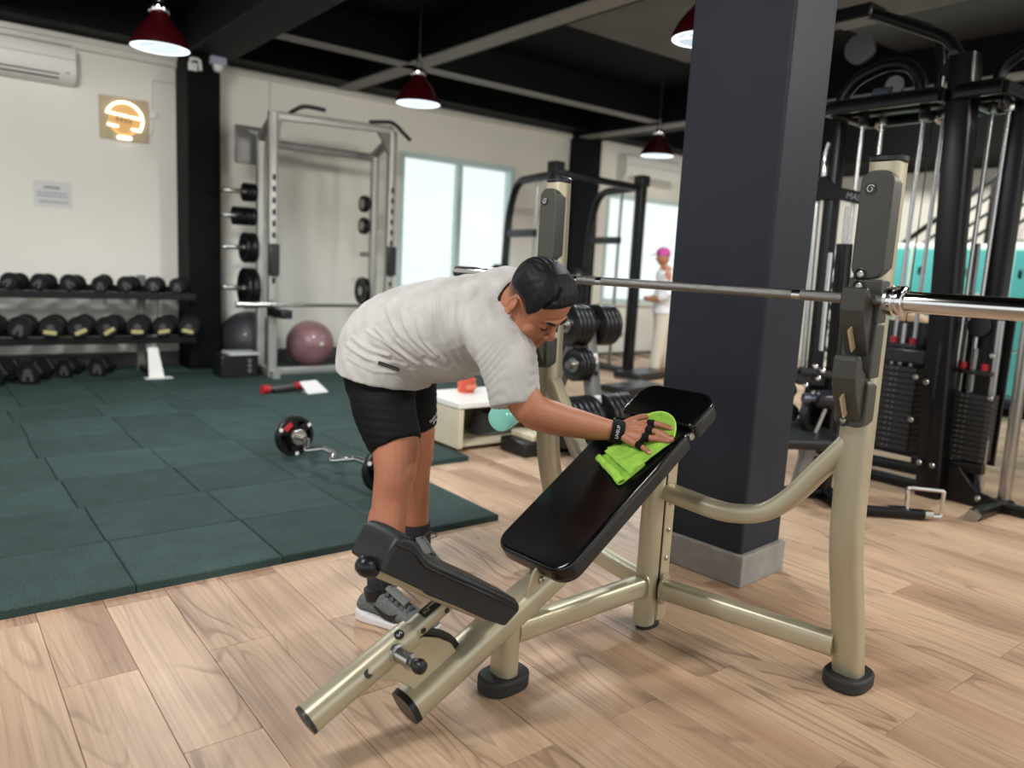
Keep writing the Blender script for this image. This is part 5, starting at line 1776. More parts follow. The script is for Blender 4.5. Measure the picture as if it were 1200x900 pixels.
def grip_plate(c, label):
    rz = math.atan2(ax.y, ax.x)
    t = thing('grip_plate', label, 'weight plate', c, rz, 'plates on the curl bar')
    r, th = 0.115, 0.034
    MB().lathe([(r * 0.80, -th / 2), (r * 0.95, -th / 2), (r, -th * 0.3), (r, th * 0.3), (r * 0.95, th / 2), (r * 0.80, th / 2), (r * 0.80, -th / 2)], (0, 0, 0), (1, 0, 0), n=40).build('rim', PLATEM, t)
    MB().lathe([(0.026, -th * 0.42), (r * 0.48, -th * 0.42), (r * 0.48, th * 0.42), (0.026, th * 0.42), (0.026, -th * 0.42)], (0, 0, 0), (1, 0, 0), n=30).build('hub', PLATEM, t)
    for q in range(3):
        a = 0.6 + q * 2 * PI / 3
        d_ = V((0, math.cos(a), math.sin(a)))
        s_o = MB().box(d_ * r * 0.65, (th * 0.7, r * 0.34, r * 0.42), Matrix.Rotation(a, 3, 'X')).build('spoke', PLATEM, t, bevel=0.004)
        MB().lathe([(0, 0), (0.011, 0), (0.011, 0.003), (0, 0.003)], d_ * r * 0.87 + V((th / 2, 0, 0)), (1, 0, 0), n=12).build('dot', WHITE, t)
        MB().lathe([(0, 0), (0.011, 0), (0.011, 0.003), (0, 0.003)], d_ * r * 0.87 - V((th / 2, 0, 0)), (-1, 0, 0), n=12).build('dot', WHITE, t)
    MB().box(V((th * 0.46, -0.045, 0.055)), (0.006, 0.055, 0.03), Matrix.Rotation(0.7, 3, 'X')).build('red_patch', RED, t, bevel=0.003)
    MB().lathe([(0.024, -th * 0.5), (0.036, -th * 0.5), (0.036, th * 0.5), (0.024, th * 0.5)], (0, 0, 0), (1, 0, 0), n=24).build('steel_hub_ring', CHROME, t)
    return t


grip_plate(P1, 'small black and red grip plate on the curl bar end in full view')
g2 = grip_plate(P2, 'small black grip plate of the curl bar half behind the man\'s leg')

# ================================================================== BOX BENCH WITH RED TUB
bx = thing('wooden_box', 'low cream wooden open box bench standing behind the man', 'box', (2.62, 3.93, 0.0))
CREAM = mat('cream_laminate', (206, 196, 170), 0.5, noise=0.05, nscale=8)
TOPW = mat('white_laminate', (232, 230, 222), 0.35)
MB().b2((-0.05, -0.16, 0.03), (-0.015, 0.30, 0.28)).build('side_panel', CREAM, bx, bevel=0.003)
MB().b2((0.75, -0.16, 0.0), (0.79, 0.30, 0.28)).build('side_panel', CREAM, bx, bevel=0.003)
MB().b2((-0.015, 0.27, 0.0), (0.75, 0.30, 0.28)).build('back_panel', mat('box_inside', (150, 140, 120), 0.7), bx, smooth=False)
MB().b2((-0.06, -0.17, 0.28), (0.80, 0.31, 0.315)).build('box_top', TOPW, bx, bevel=0.004)
MB().b2((-0.015, -0.12, 0.03), (0.75, 0.27, 0.05)).build('box_shelf', CREAM, bx, smooth=False)
rt_ = thing('red_tub', 'small red orange tub on the white top of the wooden box', 'tub', (2.84, 4.10, 0.315))
MB().lathe([(0, 0), (0.05, 0), (0.056, 0.01), (0.06, 0.075), (0.064, 0.08), (0.064, 0.09), (0.054, 0.09), (0.052, 0.02), (0, 0.02)], n=28).build('tub_body', mat('tub_red', (214, 84, 58), 0.35), rt_)
MB().b2((-0.04, -0.062, 0.025), (0.04, -0.055, 0.06)).build('tub_label', mat('tub_label', (226, 130, 100), 0.5), rt_, bevel=0.002)
rp_ = thing('coiled_net', 'grey folded net stored inside the wooden box', 'net', (3.0, 4.02, 0.05))
m_ = MB()
for q in range(7):
    pts = [V((0.16 * math.cos(a) * (1 - 0.06 * q), 0.1 * math.sin(a) * (1 - 0.06 * q), 0.012 + 0.02 * q + 0.006 * math.sin(3 * a + q))) for a in [2 * PI * z / 20 for z in range(20)]]
    m_.sweep(pts, [0.012] * 20, n=8, closed=True)
m_.build('net_coil', mat('net_grey', (92, 98, 100), 0.9, noise=0.4, nscale=80), rp_)
MB().sweep([V((-0.1, -0.02, 0.13)), V((0, 0.01, 0.155)), V((0.1, 0.0, 0.13))], [(0.02, 0.008)] * 3, n=10, sub=3).build('net_strap', BLACKP, rp_)
st_ = thing('aerobic_step', 'low black step with a beige top beside the wooden box', 'step', (3.05, 3.62, 0.0))
MB().b2((-0.17, -0.12, 0.0), (0.35, 0.14, 0.09)).build('step_base', BLACKP, st_, bevel=0.012)
MB().b2((-0.10, -0.10, 0.09), (0.22, 0.12, 0.13)).build('step_top', CREAM, st_, bevel=0.008)

# ================================================================== PLATE TREE
ptx, pty = 3.27, 3.33
pt = thing('plate_tree', 'grey A-frame weight plate tree behind the bending man', 'rack', (ptx, pty, 0), 0)
MB().bar((0.0, -0.07, 0.0), (-0.023, 0.116, 0.895), 0.085, 0.075).build('post', SILVERD, pt)
MB().bar((0.0, 0.50, 0.03), (-0.02, 0.14, 0.84), 0.06, 0.07).build('rear_post', SILVERD, pt)
MB().bar((0.0, -0.10, 0.03), (0.0, 0.56, 0.03), 0.07, 0.06).build('base', SILVERD, pt)
MB().bar((-0.25, 0.52, 0.03), (0.25, 0.52, 0.03), 0.06, 0.05).build('base_cross', SILVERD, pt)
MB().bar((-0.01, 0.30, 0.50), (-0.012, 0.04, 0.62), 0.05, 0.06).build('brace', SILVERD, pt)
yl = lambda z: -0.07 + 0.186 * z / 0.895
for z, l0, l1 in ((0.815, -0.24, 0.22), (0.58, -0.2, 0.04), (0.25, -0.33, 0.33)):
    MB().cyl((l0, yl(z), z), (l1, yl(z), z), 0.024, n=14).build('plate_horn', STEEL, pt)
TL = Matrix.Rotation(math.atan2(-0.186, 0.895), 3, 'X')
for z in (0.62, 0.37):
    MB().box((-0.012, yl(z) - 0.041, z), (0.05, 0.004, 0.06), TL).build('size_label', WHITE, pt, smooth=False)
    for q in range(2):
        MB().box((-0.02 + 0.018 * q, yl(z) - 0.0435, z), (0.009, 0.002, 0.026), TL).build('label_digit', INKD, pt, smooth=False)
MB().box((-0.02, yl(0.80) - 0.041, 0.83), (0.03, 0.004, 0.07), TL).build('size_label', WHITE, pt, smooth=False)
MB().lathe([(0, 0), (0.016, 0), (0.016, 0.003), (0, 0.003)], (-0.01, yl(0.52) - 0.038, 0.53), (0, -1, 0.2), n=14).build('post_hole', IRON, pt)
for z, r, nr, nlft, th in ((0.815, 0.128, 4, 4, 0.031), (0.58, 0.10, 0, 3, 0.031), (0.25, 0.152, 5, 5, 0.042)):
    nm = {0.815: 'top', 0.58: 'middle', 0.25: 'bottom'}[z]
    for sg, n_ in ((1, nr), (-1, nlft)):
        for q in range(n_):
            p = V((ptx, pty, 0)) + V((-0.012 + sg * (0.062 + (th + 0.003) * q), yl(z), z))
            weight_plate(p, 0, r, th, '%s plate from the post on %s %s peg of grey plate tree' % (ORD[q], nm, 'right' if sg > 0 else 'left'), 'plates on the plate tree')
p5 = V((ptx - 0.012 + 0.062 - 0.022, pty + yl(0.25), 0.25))
rc = MB().lathe([(0.028, 0), (0.06, 0), (0.055, 0.004), (0.028, 0.004)], (0, 0, 0), (-1, 0, 0), n=24).build('red_plate_ring', RED)
rc.location = p5
tag(rc, 'red ring on the innermost bottom right plate of the plate tree', 'ring')

# ================================================================== SMITH MACHINE NEAR THE WINDOWS
sm = thing('smith_machine', 'black smith machine frame standing by the far window', 'gym machine', (5.9, 6.4, 0))
for x, y0 in ((5.15, 6.03), (6.40, 6.03)):
    dx = x - 5.9
    MB().bar((dx, y0 - 6.4, 0.0), (dx, y0 - 6.4, 2.14), 0.10, 0.10).build('front_post', BLACKM, sm)
    MB().sweep(arc2([(dx + 0.02, y0 - 6.4, 2.08), (dx + 0.12, y0 - 6.4 + 0.78, 2.06), (dx + 0.12, y0 - 6.4 + 0.9, 1.7), (dx + 0.10, y0 - 6.4 + 0.95, 0.03)], 0.22, 8), [0.042] * 20, n=14).build('curved_upright', BLACKM, sm)
    MB().bar((dx, y0 - 6.45, 0.04), (dx + 0.1, y0 - 6.4 + 1.05, 0.04), 0.08, 0.06).build('base_runner', BLACKM, sm)
    MB().bar((dx + 0.05, y0 - 6.4 + 0.35, 0.05), (dx + 0.06, y0 - 6.4 + 0.35, 2.06), 0.03, 0.03).build('guide_rod', STEEL, sm)
    MB().bar((dx + 0.02, y0 - 6.4 + 0.30, 1.5), (dx + 0.12, y0 - 6.4 + 0.92, 1.5), 0.05, 0.08).build('side_brace', BLACKM, sm)
    MB().cyl((dx - 0.12, y0 - 6.4 + 0.90, 1.05), (dx + 0.26, y0 - 6.4 + 0.90, 1.05), 0.025, n=12).build('weight_peg', STEEL, sm)
    weight_plate((x - 0.0, y0 + 0.90, 1.05), 0, 0.11, 0.045, 'small black plate on the %s frame of the smith machine' % ('left' if x < 5.9 else 'right'), 'plates on the smith machine')
    MB().b2((dx - 0.06, y0 - 6.47, 2.08), (dx + 0.06, y0 - 6.33, 2.20)).build('post_cap', BLACKP, sm, bevel=0.008)
MB().bar((-0.75, -0.37, 2.10), (0.50, -0.37, 2.06), 0.05, 0.07).build('top_bar', BLACKM, sm)
MB().bar((-0.65, 0.58, 0.06), (0.60, 0.58, 0.06), 0.05, 0.06).build('rear_base_bar', BLACKM, sm)
MB().bar((0.50, -0.37, 0.05), (-0.1, 0.5, 0.05), 0.05, 0.05).build('diagonal_base_bar', BLACKM, sm)
MB().cyl((-0.9, -0.02, 0.42), (0.7, -0.02, 0.42), 0.04, n=16).build('padded_bar', SILVERD, sm)
MB().bar((0.28, -0.02, 0.05), (0.28, -0.02, 0.62), 0.03, 0.03).build('stop_rod', BLACKM, sm)
MB().cyl((0.2, -0.02, 0.38), (0.40, -0.02, 0.38), 0.05, n=14).build('stop_collar', BLACKP, sm)
for k, (x, y, rz, lb_) in enumerate(((5.45, 5.03, 0.1, 'black low step pad on the floor, the nearer of two by the far person'), (6.30, 5.72, 0.2, 'black low step pad at the feet of the far person'))):
    t = thing('step_pad', lb_, 'step', (x, y, 0), rz)
    MB().b2((-0.32, -0.17, 0.02), (0.32, 0.17, 0.085)).build('pad_top', BLACKP, t, bevel=0.015)
    for sx_ in (-1, 1):
        MB().b2((sx_ * 0.28 - 0.04, -0.15, 0), (sx_ * 0.28 + 0.04, 0.15, 0.02)).build('pad_foot', SILVERD, t, smooth=False)

# ================================================================== FAR PERSON
fp0 = V((6.80, 5.95, 0.0))
fpn = thing('person', 'distant person in pink cap, white top and cream trousers behind the smith machine', 'person', fp0)
FX = V((-0.79, 0.61, 0)); FY = V((-0.61, -0.79, 0))        # image left, and towards the camera
def fq(a, b, z): return FX * a + FY * b + Z * z
b3 = MB()
b3.ell(fq(0.03, 0, 1.335), (0.075, 0.075, 0.10))
b3.ell(fq(0.105, 0.0, 1.31), 0.014)
b3.sweep([fq(0.0, 0, 1.24), fq(-0.01, 0, 1.16)], [0.045, 0.055], n=12)
b3.sweep([fq(-0.01, 0, 1.17), fq(-0.02, 0, 0.95), fq(-0.02, 0, 0.74)], [(0.08, 0.15), (0.08, 0.13), (0.09, 0.14)], hint=FY, n=16, sub=3, round_end=True)
for sg in (-1, 1):
    b3.sweep([fq(-0.02, sg * 0.08, 0.74), fq(-0.01 + 0.02 * sg, sg * 0.085, 0.40), fq(-0.03 + 0.08 * sg, sg * 0.09, 0.06)], [0.075, 0.055, 0.04], n=12, sub=3, round_end=True)
    b3.ell(fq(0.02 + 0.08 * sg, sg * 0.09, 0.04), (0.045, 0.045, 0.035))
    b3.sweep([fq(-0.01, sg * 0.17, 1.13), fq(-0.03, sg * 0.20, 0.93), fq(0.10, sg * 0.12, 0.86), fq(0.16, sg * 0.05, 0.86)], [0.05, 0.042, 0.034, 0.028], n=12, sub=3, round_end=True)
    b3.ell(fq(0.18, sg * 0.045, 0.86), (0.035, 0.03, 0.03))
bm3 = new_from_modifiers(b3, 0.008, 3, 0.5, 'body')
put_attr(bm3, 'tone', np.full(len(bm3.vertices), 0.5))
link('body', bm3, SKIN, fpn)
t3 = MB()
t3.sweep([fq(-0.01, 0, 1.21), fq(-0.01, 0, 1.15), fq(-0.02, 0, 0.95), fq(-0.02, 0, 0.70)], [(0.06, 0.07), (0.10, 0.18), (0.11, 0.165), (0.12, 0.175)], hint=FY, n=20, sub=3)
for sg in (-1, 1):
    t3.sweep([fq(-0.01, sg * 0.15, 1.14), fq(-0.03, sg * 0.20, 0.93), fq(0.06, sg * 0.145, 0.875)], [0.062, 0.055, 0.047], n=14, sub=3)
link('white_top', new_from_modifiers(t3, 0.009, 4, 0.5, 'white_top'), mat('far_white', (222, 222, 220), 0.8), fpn)
p3 = MB()
p3.sweep([fq(-0.02, 0, 0.78), fq(-0.02, 0, 0.66)], [(0.105, 0.16), (0.105, 0.155)], hint=FY, n=20)
for sg in (-1, 1):
    p3.sweep([fq(-0.02, sg * 0.075, 0.72), fq(-0.01 + 0.02 * sg, sg * 0.085, 0.40), fq(-0.03 + 0.08 * sg, sg * 0.09, 0.07)], [0.092, 0.078, 0.066], n=16, sub=3)
link('trousers', new_from_modifiers(p3, 0.009, 4, 0.5, 'trousers'), mat('cream_trousers', (206, 196, 178), 0.8), fpn)
c3 = MB().lathe([(0.083, 0.0), (0.083, 0.02), (0.075, 0.055), (0.045, 0.085), (0.0, 0.095)], fq(0.03, 0, 1.355), Z, n=24)
cap_o = c3.build('cap', mat('cap_pink', (168, 58, 128), 0.7), fpn)
MB().sweep([fq(0.09, 0, 1.362), fq(0.17, 0, 1.352)], [(0.055, 0.006), (0.03, 0.005)], hint=Z, n=14).build('cap_brim', MATS['cap_pink'], cap_o)
for sg in (-1, 1):
    MB().ell(fq(0.04 + 0.08 * sg, sg * 0.09, 0.035), (0.075, 0.06, 0.035), n=14).build('shoe', mat('far_shoe', (150, 74, 66), 0.7), fpn)

# ================================================================== FAR WALL: LOCKERS AND STAIR
def locker(y, label):
    t = thing('locker', label, 'locker', (8.75, y, 0), 0, 'teal lockers along the far wall')
    MB().b2((0.0, -0.235, 0.0), (0.45, 0.235, 1.60)).build('carcass', mat('locker_shell', (176, 200, 190), 0.5), t, smooth=False)
    for z0, z1 in ((0.06, 0.55), (0.57, 1.06), (1.08, 1.57)):
        d = MB().b2((-0.02, -0.215, z0), (0.0, 0.215, z1)).build('door', TEAL, t, bevel=0.004)
        MB().b2((-0.028, 0.13, (z0 + z1) / 2 - 0.03), (-0.018, 0.16, (z0 + z1) / 2 + 0.05)).build('lock', IRON, d, smooth=False)
    MB().b2((0.02, -0.24, 1.60), (0.45, 0.24, 1.63)).build('locker_top', WHITE, t, smooth=False)
    return t


L0 = None
for k in range(7):
    y = 4.35 - 0.49 * k
    lab = 'teal locker at the far wall, %s counted from the white stair' % ORD[k]
    if L0 is None:
        L0 = locker(y, lab)
    else:
        dup(L0, (8.75, y, 0), 0, lab)
stt = thing('staircase', 'white staircase with black handrails rising along the far wall', 'staircase', (9.6, 5.4, 0))
SW = mat('stair_white', (226, 225, 218), 0.6)
ST_ = mat('stair_tread', (120, 118, 112), 0.6)
for k in range(13):
    y0 = -0.24 * k
    MB().b2((-0.30, y0 - 0.24, max(0, 0.19 * k - 0.35)), (0.75, y0, 0.19 * (k + 1) - 0.02)).build('riser', SW, stt, smooth=False)
    MB().b2((-0.32, y0 - 0.25, 0.19 * (k + 1) - 0.02), (0.76, y0 + 0.02, 0.19 * (k + 1))).build('tread', ST_, stt, smooth=False)
for q in range(5):
    h = 0.18 + 0.18 * q
    t_r = 0.028 if q < 4 else 0.05
    MB().bar((-0.30, 0.05, h), (-0.30, -2.95, h + 2.375), t_r, t_r).build('handrail', BLACKM, stt)
for k in range(4):
    y = 0.0 - 0.9 * k
    MB().bar((-0.30, y, 0.7125 * k), (-0.30, y, 0.7125 * k + 0.92), 0.04, 0.04).build('baluster', BLACKM, stt)
hb = thing('battle_rope', 'thick black and white twisted rope hanging near the far stair', 'rope', (7.4, 4.3, 0))
m1, m2 = MB(), MB()
for q, m_ in ((0, m1), (1, m2)):
    pts = [V((0.035 * math.cos(a * 2.2 + PI * q), 0.035 * math.sin(a * 2.2 + PI * q), 0.3 + 0.075 * a)) for a in [z * 0.25 for z in range(64)]]
    m_.sweep(pts, [0.034] * len(pts), n=10, hint=X)
m1.build('dark_strand', IRON, hb); m2.build('pale_strand', mat('rope_pale', (196, 194, 188), 0.8), hb)
MB().bar((0, 0, 0.0), (0, 0, 1.6), 0.03, 0.03).build('hanger_rod', BLACKM, hb)

# ================================================================== CABLE STATION (right)
QX, QY = 4.55, 1.93
cs = thing('cable_station', 'tall black cable station with two weight stacks to the right of the centre column', 'gym machine', (QX, QY, 0))
GUIDE = mat('guide_rod_steel', (190, 190, 188), 0.25, 0.9)
STK = mat('stack_black', (34, 35, 35), 0.5, 0.1)
MB().bar((-0.10, -0.11, 0.0), (-0.14, 0.0, 2.36), 0.13, 0.12).build('centre_post', BLACKM, cs)
MB().bar((-0.155, -0.085, 0.55), (-0.155, -0.085, 0.86), 0.02, 0.05).build('post_bracket', BLACKP, cs)
MB().bar((0.0, 0.72, 0.0), (0.0, 0.75, 2.2), 0.07, 0.09).build('side_post', BLACKM, cs)
MB().bar((0.05, -0.24, 0.02), (0.05, -0.24, 2.22), 0.09, 0.09).build('side_post', BLACKM, cs)
MB().bar((0.0, -0.315, 0.05), (0.0, -0.30, 1.0), 0.03, 0.03).build('edge_rail', GUIDE, cs)
MB().bar((0.0, -0.155 + 0.01, 0.2), (0.0, -0.135, 1.4), 0.02, 0.02).build('edge_rail', GUIDE, cs)
# top frames seen from below
for y0, y1 in ((0.06, 0.70), (-0.24, -0.02)):
    for a, b in (((-0.24, y0, 2.15), (-0.24, y1, 2.15)), ((0.25, y0, 2.15), (0.25, y1, 2.15)), ((-0.24, y0, 2.15), (0.25, y0, 2.15)), ((-0.24, y1, 2.15), (0.25, y1, 2.15)), ((0.0, y0, 2.17), (0.0, y1, 2.17))):
        MB().bar(a, b, 0.05, 0.06).build('top_frame_bar', BLACKM, cs)
    MB().b2((-0.26, y0, 2.185), (0.27, y1, 2.195)).build('top_plate', BLACKM, cs, smooth=False)
for y, zb in ((0.60, 0.2), (0.48, 0.2), (0.245, 0.2), (0.135, 0.2), (-0.11, 0.22), (-0.19, 0.22)):
    MB().cyl((0, y, zb), (0, y, 2.14), 0.0125, n=12).build('guide_rod', GUIDE, cs)
    MB().lathe([(0.0125, 0), (0.022, 0), (0.024, 0.03), (0.018, 0.05), (0.0125, 0.05)], (0, y, 2.08), (0, 0, 1), n=14).build('rod_bushing', STEEL, cs)
plate_cache = {}
for y0, y1, z0, z1, n_, mm in ((0.06, 0.33, 0.21, 0.70, 15, STK), (-0.325, -0.075, 0.235, 0.60, 13, STK), (0.40, 0.68, 0.21, 0.62, 13, STK)):
    st = (z1 - z0) / n_
    key = (round(y1 - y0, 3), round(st, 4))
    for k in range(n_):
        if key not in plate_cache:
            mbp = MB()
            mbp.prism(rrect(0.13, y1 - y0, 0.01, seg=1), (0, 0, 0), X, Y, 0, st * 0.86)
            plate_cache[key] = mbp.mesh('stack_plate', smooth=False)
            plate_cache[key].materials.append(mm)
        o = bpy.data.objects.new('stack_plate', plate_cache[key])
        COL.objects.link(o)
        o.parent = cs
        o.location = (0, (y0 + y1) / 2, z0 + st * k)
    yc = (y0 + y1) / 2
    for k in range(n_):
        for q in (-0.012, 0.012):
            pass
    dots = MB()
    for k in range(n_):
        for q in (-0.014, 0.014):
            dots.box((-0.066, yc + q, z0 + st * k + st * 0.43), (0.003, 0.008, st * 0.3))
    dd = dots.build('pin_hole_marks', mat('mark_grey', (104, 105, 104), 0.5), cs, smooth=False)
    dd['kind'] = 'stuff'
    MB().b2((-0.05, yc - 0.10, z1 + 0.10), (0.05, yc + 0.10, z1 + 0.125)).build('stack_carriage', BLACKP, cs, bevel=0.004)
    MB().bar((0, yc, z1), (0, yc, z1 + 0.24), 0.025, 0.025).build('selector_stem', GUIDE, cs)
    for q in (-0.055, 0.055):
        MB().cyl((0, yc + q, z1 + 0.125), (0, yc + q, z1 + 0.16), 0.02, n=14).build('red_stop', RED, cs)
    MB().cyl((0, yc, z1 + 0.24), (0, yc, 2.12), 0.0035, n=6).build('cable', IRON, cs)
    MB().lathe([(0.0, -0.018), (0.055, -0.018), (0.06, -0.012), (0.05, 0.0), (0.06, 0.012), (0.055, 0.018), (0, 0.018)], (0, yc, z1 + 0.36), (1, 0, 0), n=24).build('pulley', BLACKP, cs)
    for q in range(2):
        MB().lathe([(0.0, -0.014), (0.04, -0.014), (0.044, -0.01), (0.036, 0.0), (0.044, 0.01), (0.04, 0.014), (0, 0.014)], (-0.1 + 0.2 * q, yc, 2.11), (0, 1, 0), n=20).build('pulley', CHROME if q else BLACKP, cs)
# shrouds, lower frame, bolts
MB().b2((0.09, 0.03, 0.15), (0.11, 0.36, 0.95)).build('rear_shroud', BLACKP, cs, smooth=False)
MB().b2((0.10, -0.33, 0.2), (0.12, -0.06, 1.05)).build('rear_shroud', BLACKP, cs, smooth=False)
MB().b2((-0.09, 0.02, 0.72), (-0.05, 0.37, 0.80)).build('stack_guard', BLACKP, cs, bevel=0.01)
for a, b in (((-0.05, 0.72, 0.10), (-0.05, -0.02, 0.12)), ((-0.05, 0.03, 0.17), (-0.03, -0.33, 0.20)), ((-0.06, 0.70, 0.03), (-0.06, -0.2, 0.03))):
    MB().bar(a, b, 0.06, 0.06).build('lower_bar', BLACKM, cs)
MB().prism([(-0.08, 0.0), (-0.46, 0.0), (-0.46, 0.06), (-0.36, 0.08), (-0.30, 0.15), (-0.26, 0.20), (-0.08, 0.20)], (-0.07, 0.03, 0), Y, Z, -0.02, 0.02).build('base_plate', BLACKM, cs, bevel=0.004)
MB().bar((0.0, -0.44, 0.03), (-0.36, -0.44, 0.03), 0.06, 0.05).build('outrigger', BLACKM, cs)
MB().cyl((-0.36, -0.44, 0.03), (-0.40, -0.44, 0.03), 0.03, n=16).build('end_cap', STEEL, cs)
MB().bar((-0.06, -0.2, 0.03), (-0.06, -0.62, 0.03), 0.06, 0.05).build('outrigger', BLACKM, cs)
MB().bar((0.0, -0.44, 0.03), (0.0, -0.41, 2.1), 0.05, 0.06).build('chrome_post', mat('polished_post', (170, 168, 160), 0.22, 0.9), cs)
MB().lathe([(0.05, 0), (0.05, 0.05), (0.03, 0.06)], (0.0, -0.44, 0.0), Z, n=16).build('post_foot', BLACKP, cs)
for y, z in ((0.40, 0.72), (0.37, 0.20), (0.02, 0.66), (0.015, 0.42), (-0.06, 0.19), (-0.13, 0.19), (-0.35, 0.60), (-0.33, 0.82), (-0.04, 0.64), (-0.36, 0.06), (0.36, 0.42)):
    MB().lathe([(0.016, 0), (0.016, 0.008), (0.010, 0.014), (0, 0.014)], (-0.13 if y > 0.3 or y < -0.2 else -0.175, y, z), (-1, 0, 0), n=12).build('bolt', STEEL, cs)
# curved pulley arms on top
for pts, r in (([(0, 0.70, 2.74), (0, 0.60, 2.72), (0, 0.40, 2.62), (0, 0.16, 2.50), (0, 0.08, 2.38), (0, 0.06, 2.18)], 0.032), ([(0.08, 0.70, 2.74), (0.08, 0.50, 2.69), (0.08, 0.27, 2.58), (0.08, 0.22, 2.40), (0.08, 0.22, 2.18)], 0.026),
               ([(0, 0.76, 2.1), (0, 0.76, 2.25), (0, 0.68, 2.36), (0, 0.50, 2.42), (0, 0.36, 2.40), (0, 0.28, 2.30), (0, 0.27, 2.18)], 0.036),
               ([(0.02, -0.10, 2.2), (0.02, -0.12, 2.32), (0.02, -0.25, 2.40), (0.02, -0.5, 2.44)], 0.03)):
    MB().sweep(arc2(pts, 0.08), [r] * len(arc2(pts, 0.08)), n=14, hint=X).build('curved_arm', BLACKM, cs)
for y, z, r in ((0.66, 2.53, 0.085), (0.42, 2.29, 0.05), (0.12, 2.33, 0.045)):
    MB().lathe([(r * 0.62, -0.018), (r, -0.018), (r * 0.92, 0.0), (r, 0.018), (r * 0.62, 0.018), (r * 0.62, -0.018)], (-0.02, y, z), (1, 0.25, 0), n=28).build('pulley_wheel', BLACKP, cs)
    MB().lathe([(0, -0.006), (r * 0.64, -0.006), (r * 0.64, 0.006), (0, 0.006)], (-0.02, y, z), (1, 0.25, 0), n=24).build('pulley_disc', mat('pulley_grey', (70, 70, 70), 0.5), cs)
MB().b2((-0.06, 0.60, 2.70), (0.12, 0.86, 2.78)).build('arm_plate', BLACKM, cs, bevel=0.01)
MB().lathe([(0.0, 0), (0.04, 0), (0.04, 0.10), (0, 0.10)], (-0.05, 0.52, 2.24), (0, -1, 0), n=18).build('arm_sleeve', mat('slate_blue', (62, 68, 84), 0.4), cs)
MB().lathe([(0.02, 0), (0.028, 0), (0.028, 0.004), (0.02, 0.004)], (-0.036, 0.115, 2.40), (-1, 0, 0.1), n=18).build('arm_mark', mat('mark_dim', (70, 71, 72), 0.5), cs)
# lettered cross handle
lh = MB()
lh.prism([(0.06, 1.80), (0.03, 1.80), (-0.03, 1.735), (-0.34, 1.66), (-0.34, 1.585), (-0.05, 1.655), (0.03, 1.655), (0.17, 1.64), (0.35, 1.56), (0.35, 1.635), (0.17, 1.715)], (-0.05, 0.73, 0), Y, Z, -0.012, 0.012)
lho = lh.build('lettered_bar', BLACKM, cs, bevel=0.003)
LET = mat('lettering_grey', (120, 124, 128), 0.5)
for txt, yc, zc, sl_ in (('MASTER', -0.205, 1.655, 0.225), ('BODY', 0.265, 1.636, -0.43)):
    e_y = V((0, -1, -sl_ if sl_ > 0 else -sl_)).normalized() if False else V((0, -1, 0)).normalized()
    d_ = V((0, -1, -0.225)) if txt == 'MASTER' else V((0, -1, 0.43))
    text_obj(txt, 0.052, 'lettering', LET, lho, basis((-0.064, 0.73 + yc, zc), d_, Z))
MB().cyl((-0.02, 0.80, 0.55), (-0.02, 0.83, 1.66), 0.018, n=12).build('silver_tube', GUIDE, cs)
MB().cyl((0.06, 0.66, 0.55), (0.06, 0.67, 1.62), 0.012, n=12).build('silver_tube', GUIDE, cs)
MB().sweep([(-0.04, 0.80, 1.74), (-0.04, 0.79, 1.82), (-0.04, 0.80, 1.92), (-0.04, 0.78, 2.0)], [0.012, 0.02, 0.014, 0.018], n=10, sub=3).build('carabiner', CHROME, cs)
# chrome foot frame standing in front of the station
ff = thing('foot_frame', 'small chrome rectangular foot frame on a black floor bar', 'foot rest', (3.95, 1.66, 0))
MB().sweep(arc2([(-0.06, 0.03, 0.02), (-0.06, 0.04, 0.16), (0.08, -0.075, 0.15), (0.07, -0.08, 0.02), (-0.06, 0.03, 0.02)], 0.015), [0.010] * 20, n=8).build('frame_tube', CHROME, ff)
MB().bar((-0.26, 0.20, 0.03), (-0.01, -0.03, 0.03), 0.045, 0.045).build('floor_bar', BLACKM, ff)
MB().cyl((-0.01, -0.03, 0.03), (0.02, -0.055, 0.03), 0.024, n=14).build('end_cap', STEEL, ff)
MB().bar((-0.12, 0.10, 0.04), (-0.04, 0.03, 0.04), 0.05, 0.03).build('clamp', CHROME, ff)

# ================================================================== LEG CURL MACHINE behind the column
lc = thing('leg_curl_machine', 'black leg curl machine with padded roller half behind the centre column', 'gym machine', (3.72, 2.12, 0))
dxy = V((0.79, -0.61, 0))
P_ = lambda a, b, z: dxy * a + V((0.61, 0.777, 0)) * b + Z * z
MB().bar(P_(-0.35, 0.05, 0.03), P_(0.2, 0.05, 0.03), 0.06, 0.05).build('base_bar', BLACKM, lc)
MB().bar(P_(0.10, -0.2, 0.03), P_(0.10, 0.35, 0.03), 0.06, 0.05).build('base_bar', BLACKM, lc)
MB().bar(P_(-0.08, 0.0, 0.03), P_(-0.02, 0.0, 0.36), 0.07, 0.06).build('seat_post', SILVERD, lc)
MB().bar(P_(0.09, 0.05, 0.03), P_(0.05, 0.05, 1.35), 0.06, 0.07).build('mast', BLACKM, lc)
MB().bar(P_(-0.05, 0.08, 0.62), P_(0.14, 0.08, 0.60), 0.06, 0.06).build('pivot_arm', BLACKM, lc)
MB().prism(rrect(0.36, 0.26, 0.05), P_(-0.09, 0.02, 0.33), P_(1, 0, 0.02), P_(0, 1, 0.3), 0, 0.055).build('seat_pad', VINYLS, lc, bevel=0.015, seg=3)
for z, o_ in ((0.555, 0.0), (0.30, -0.12)):
    pass
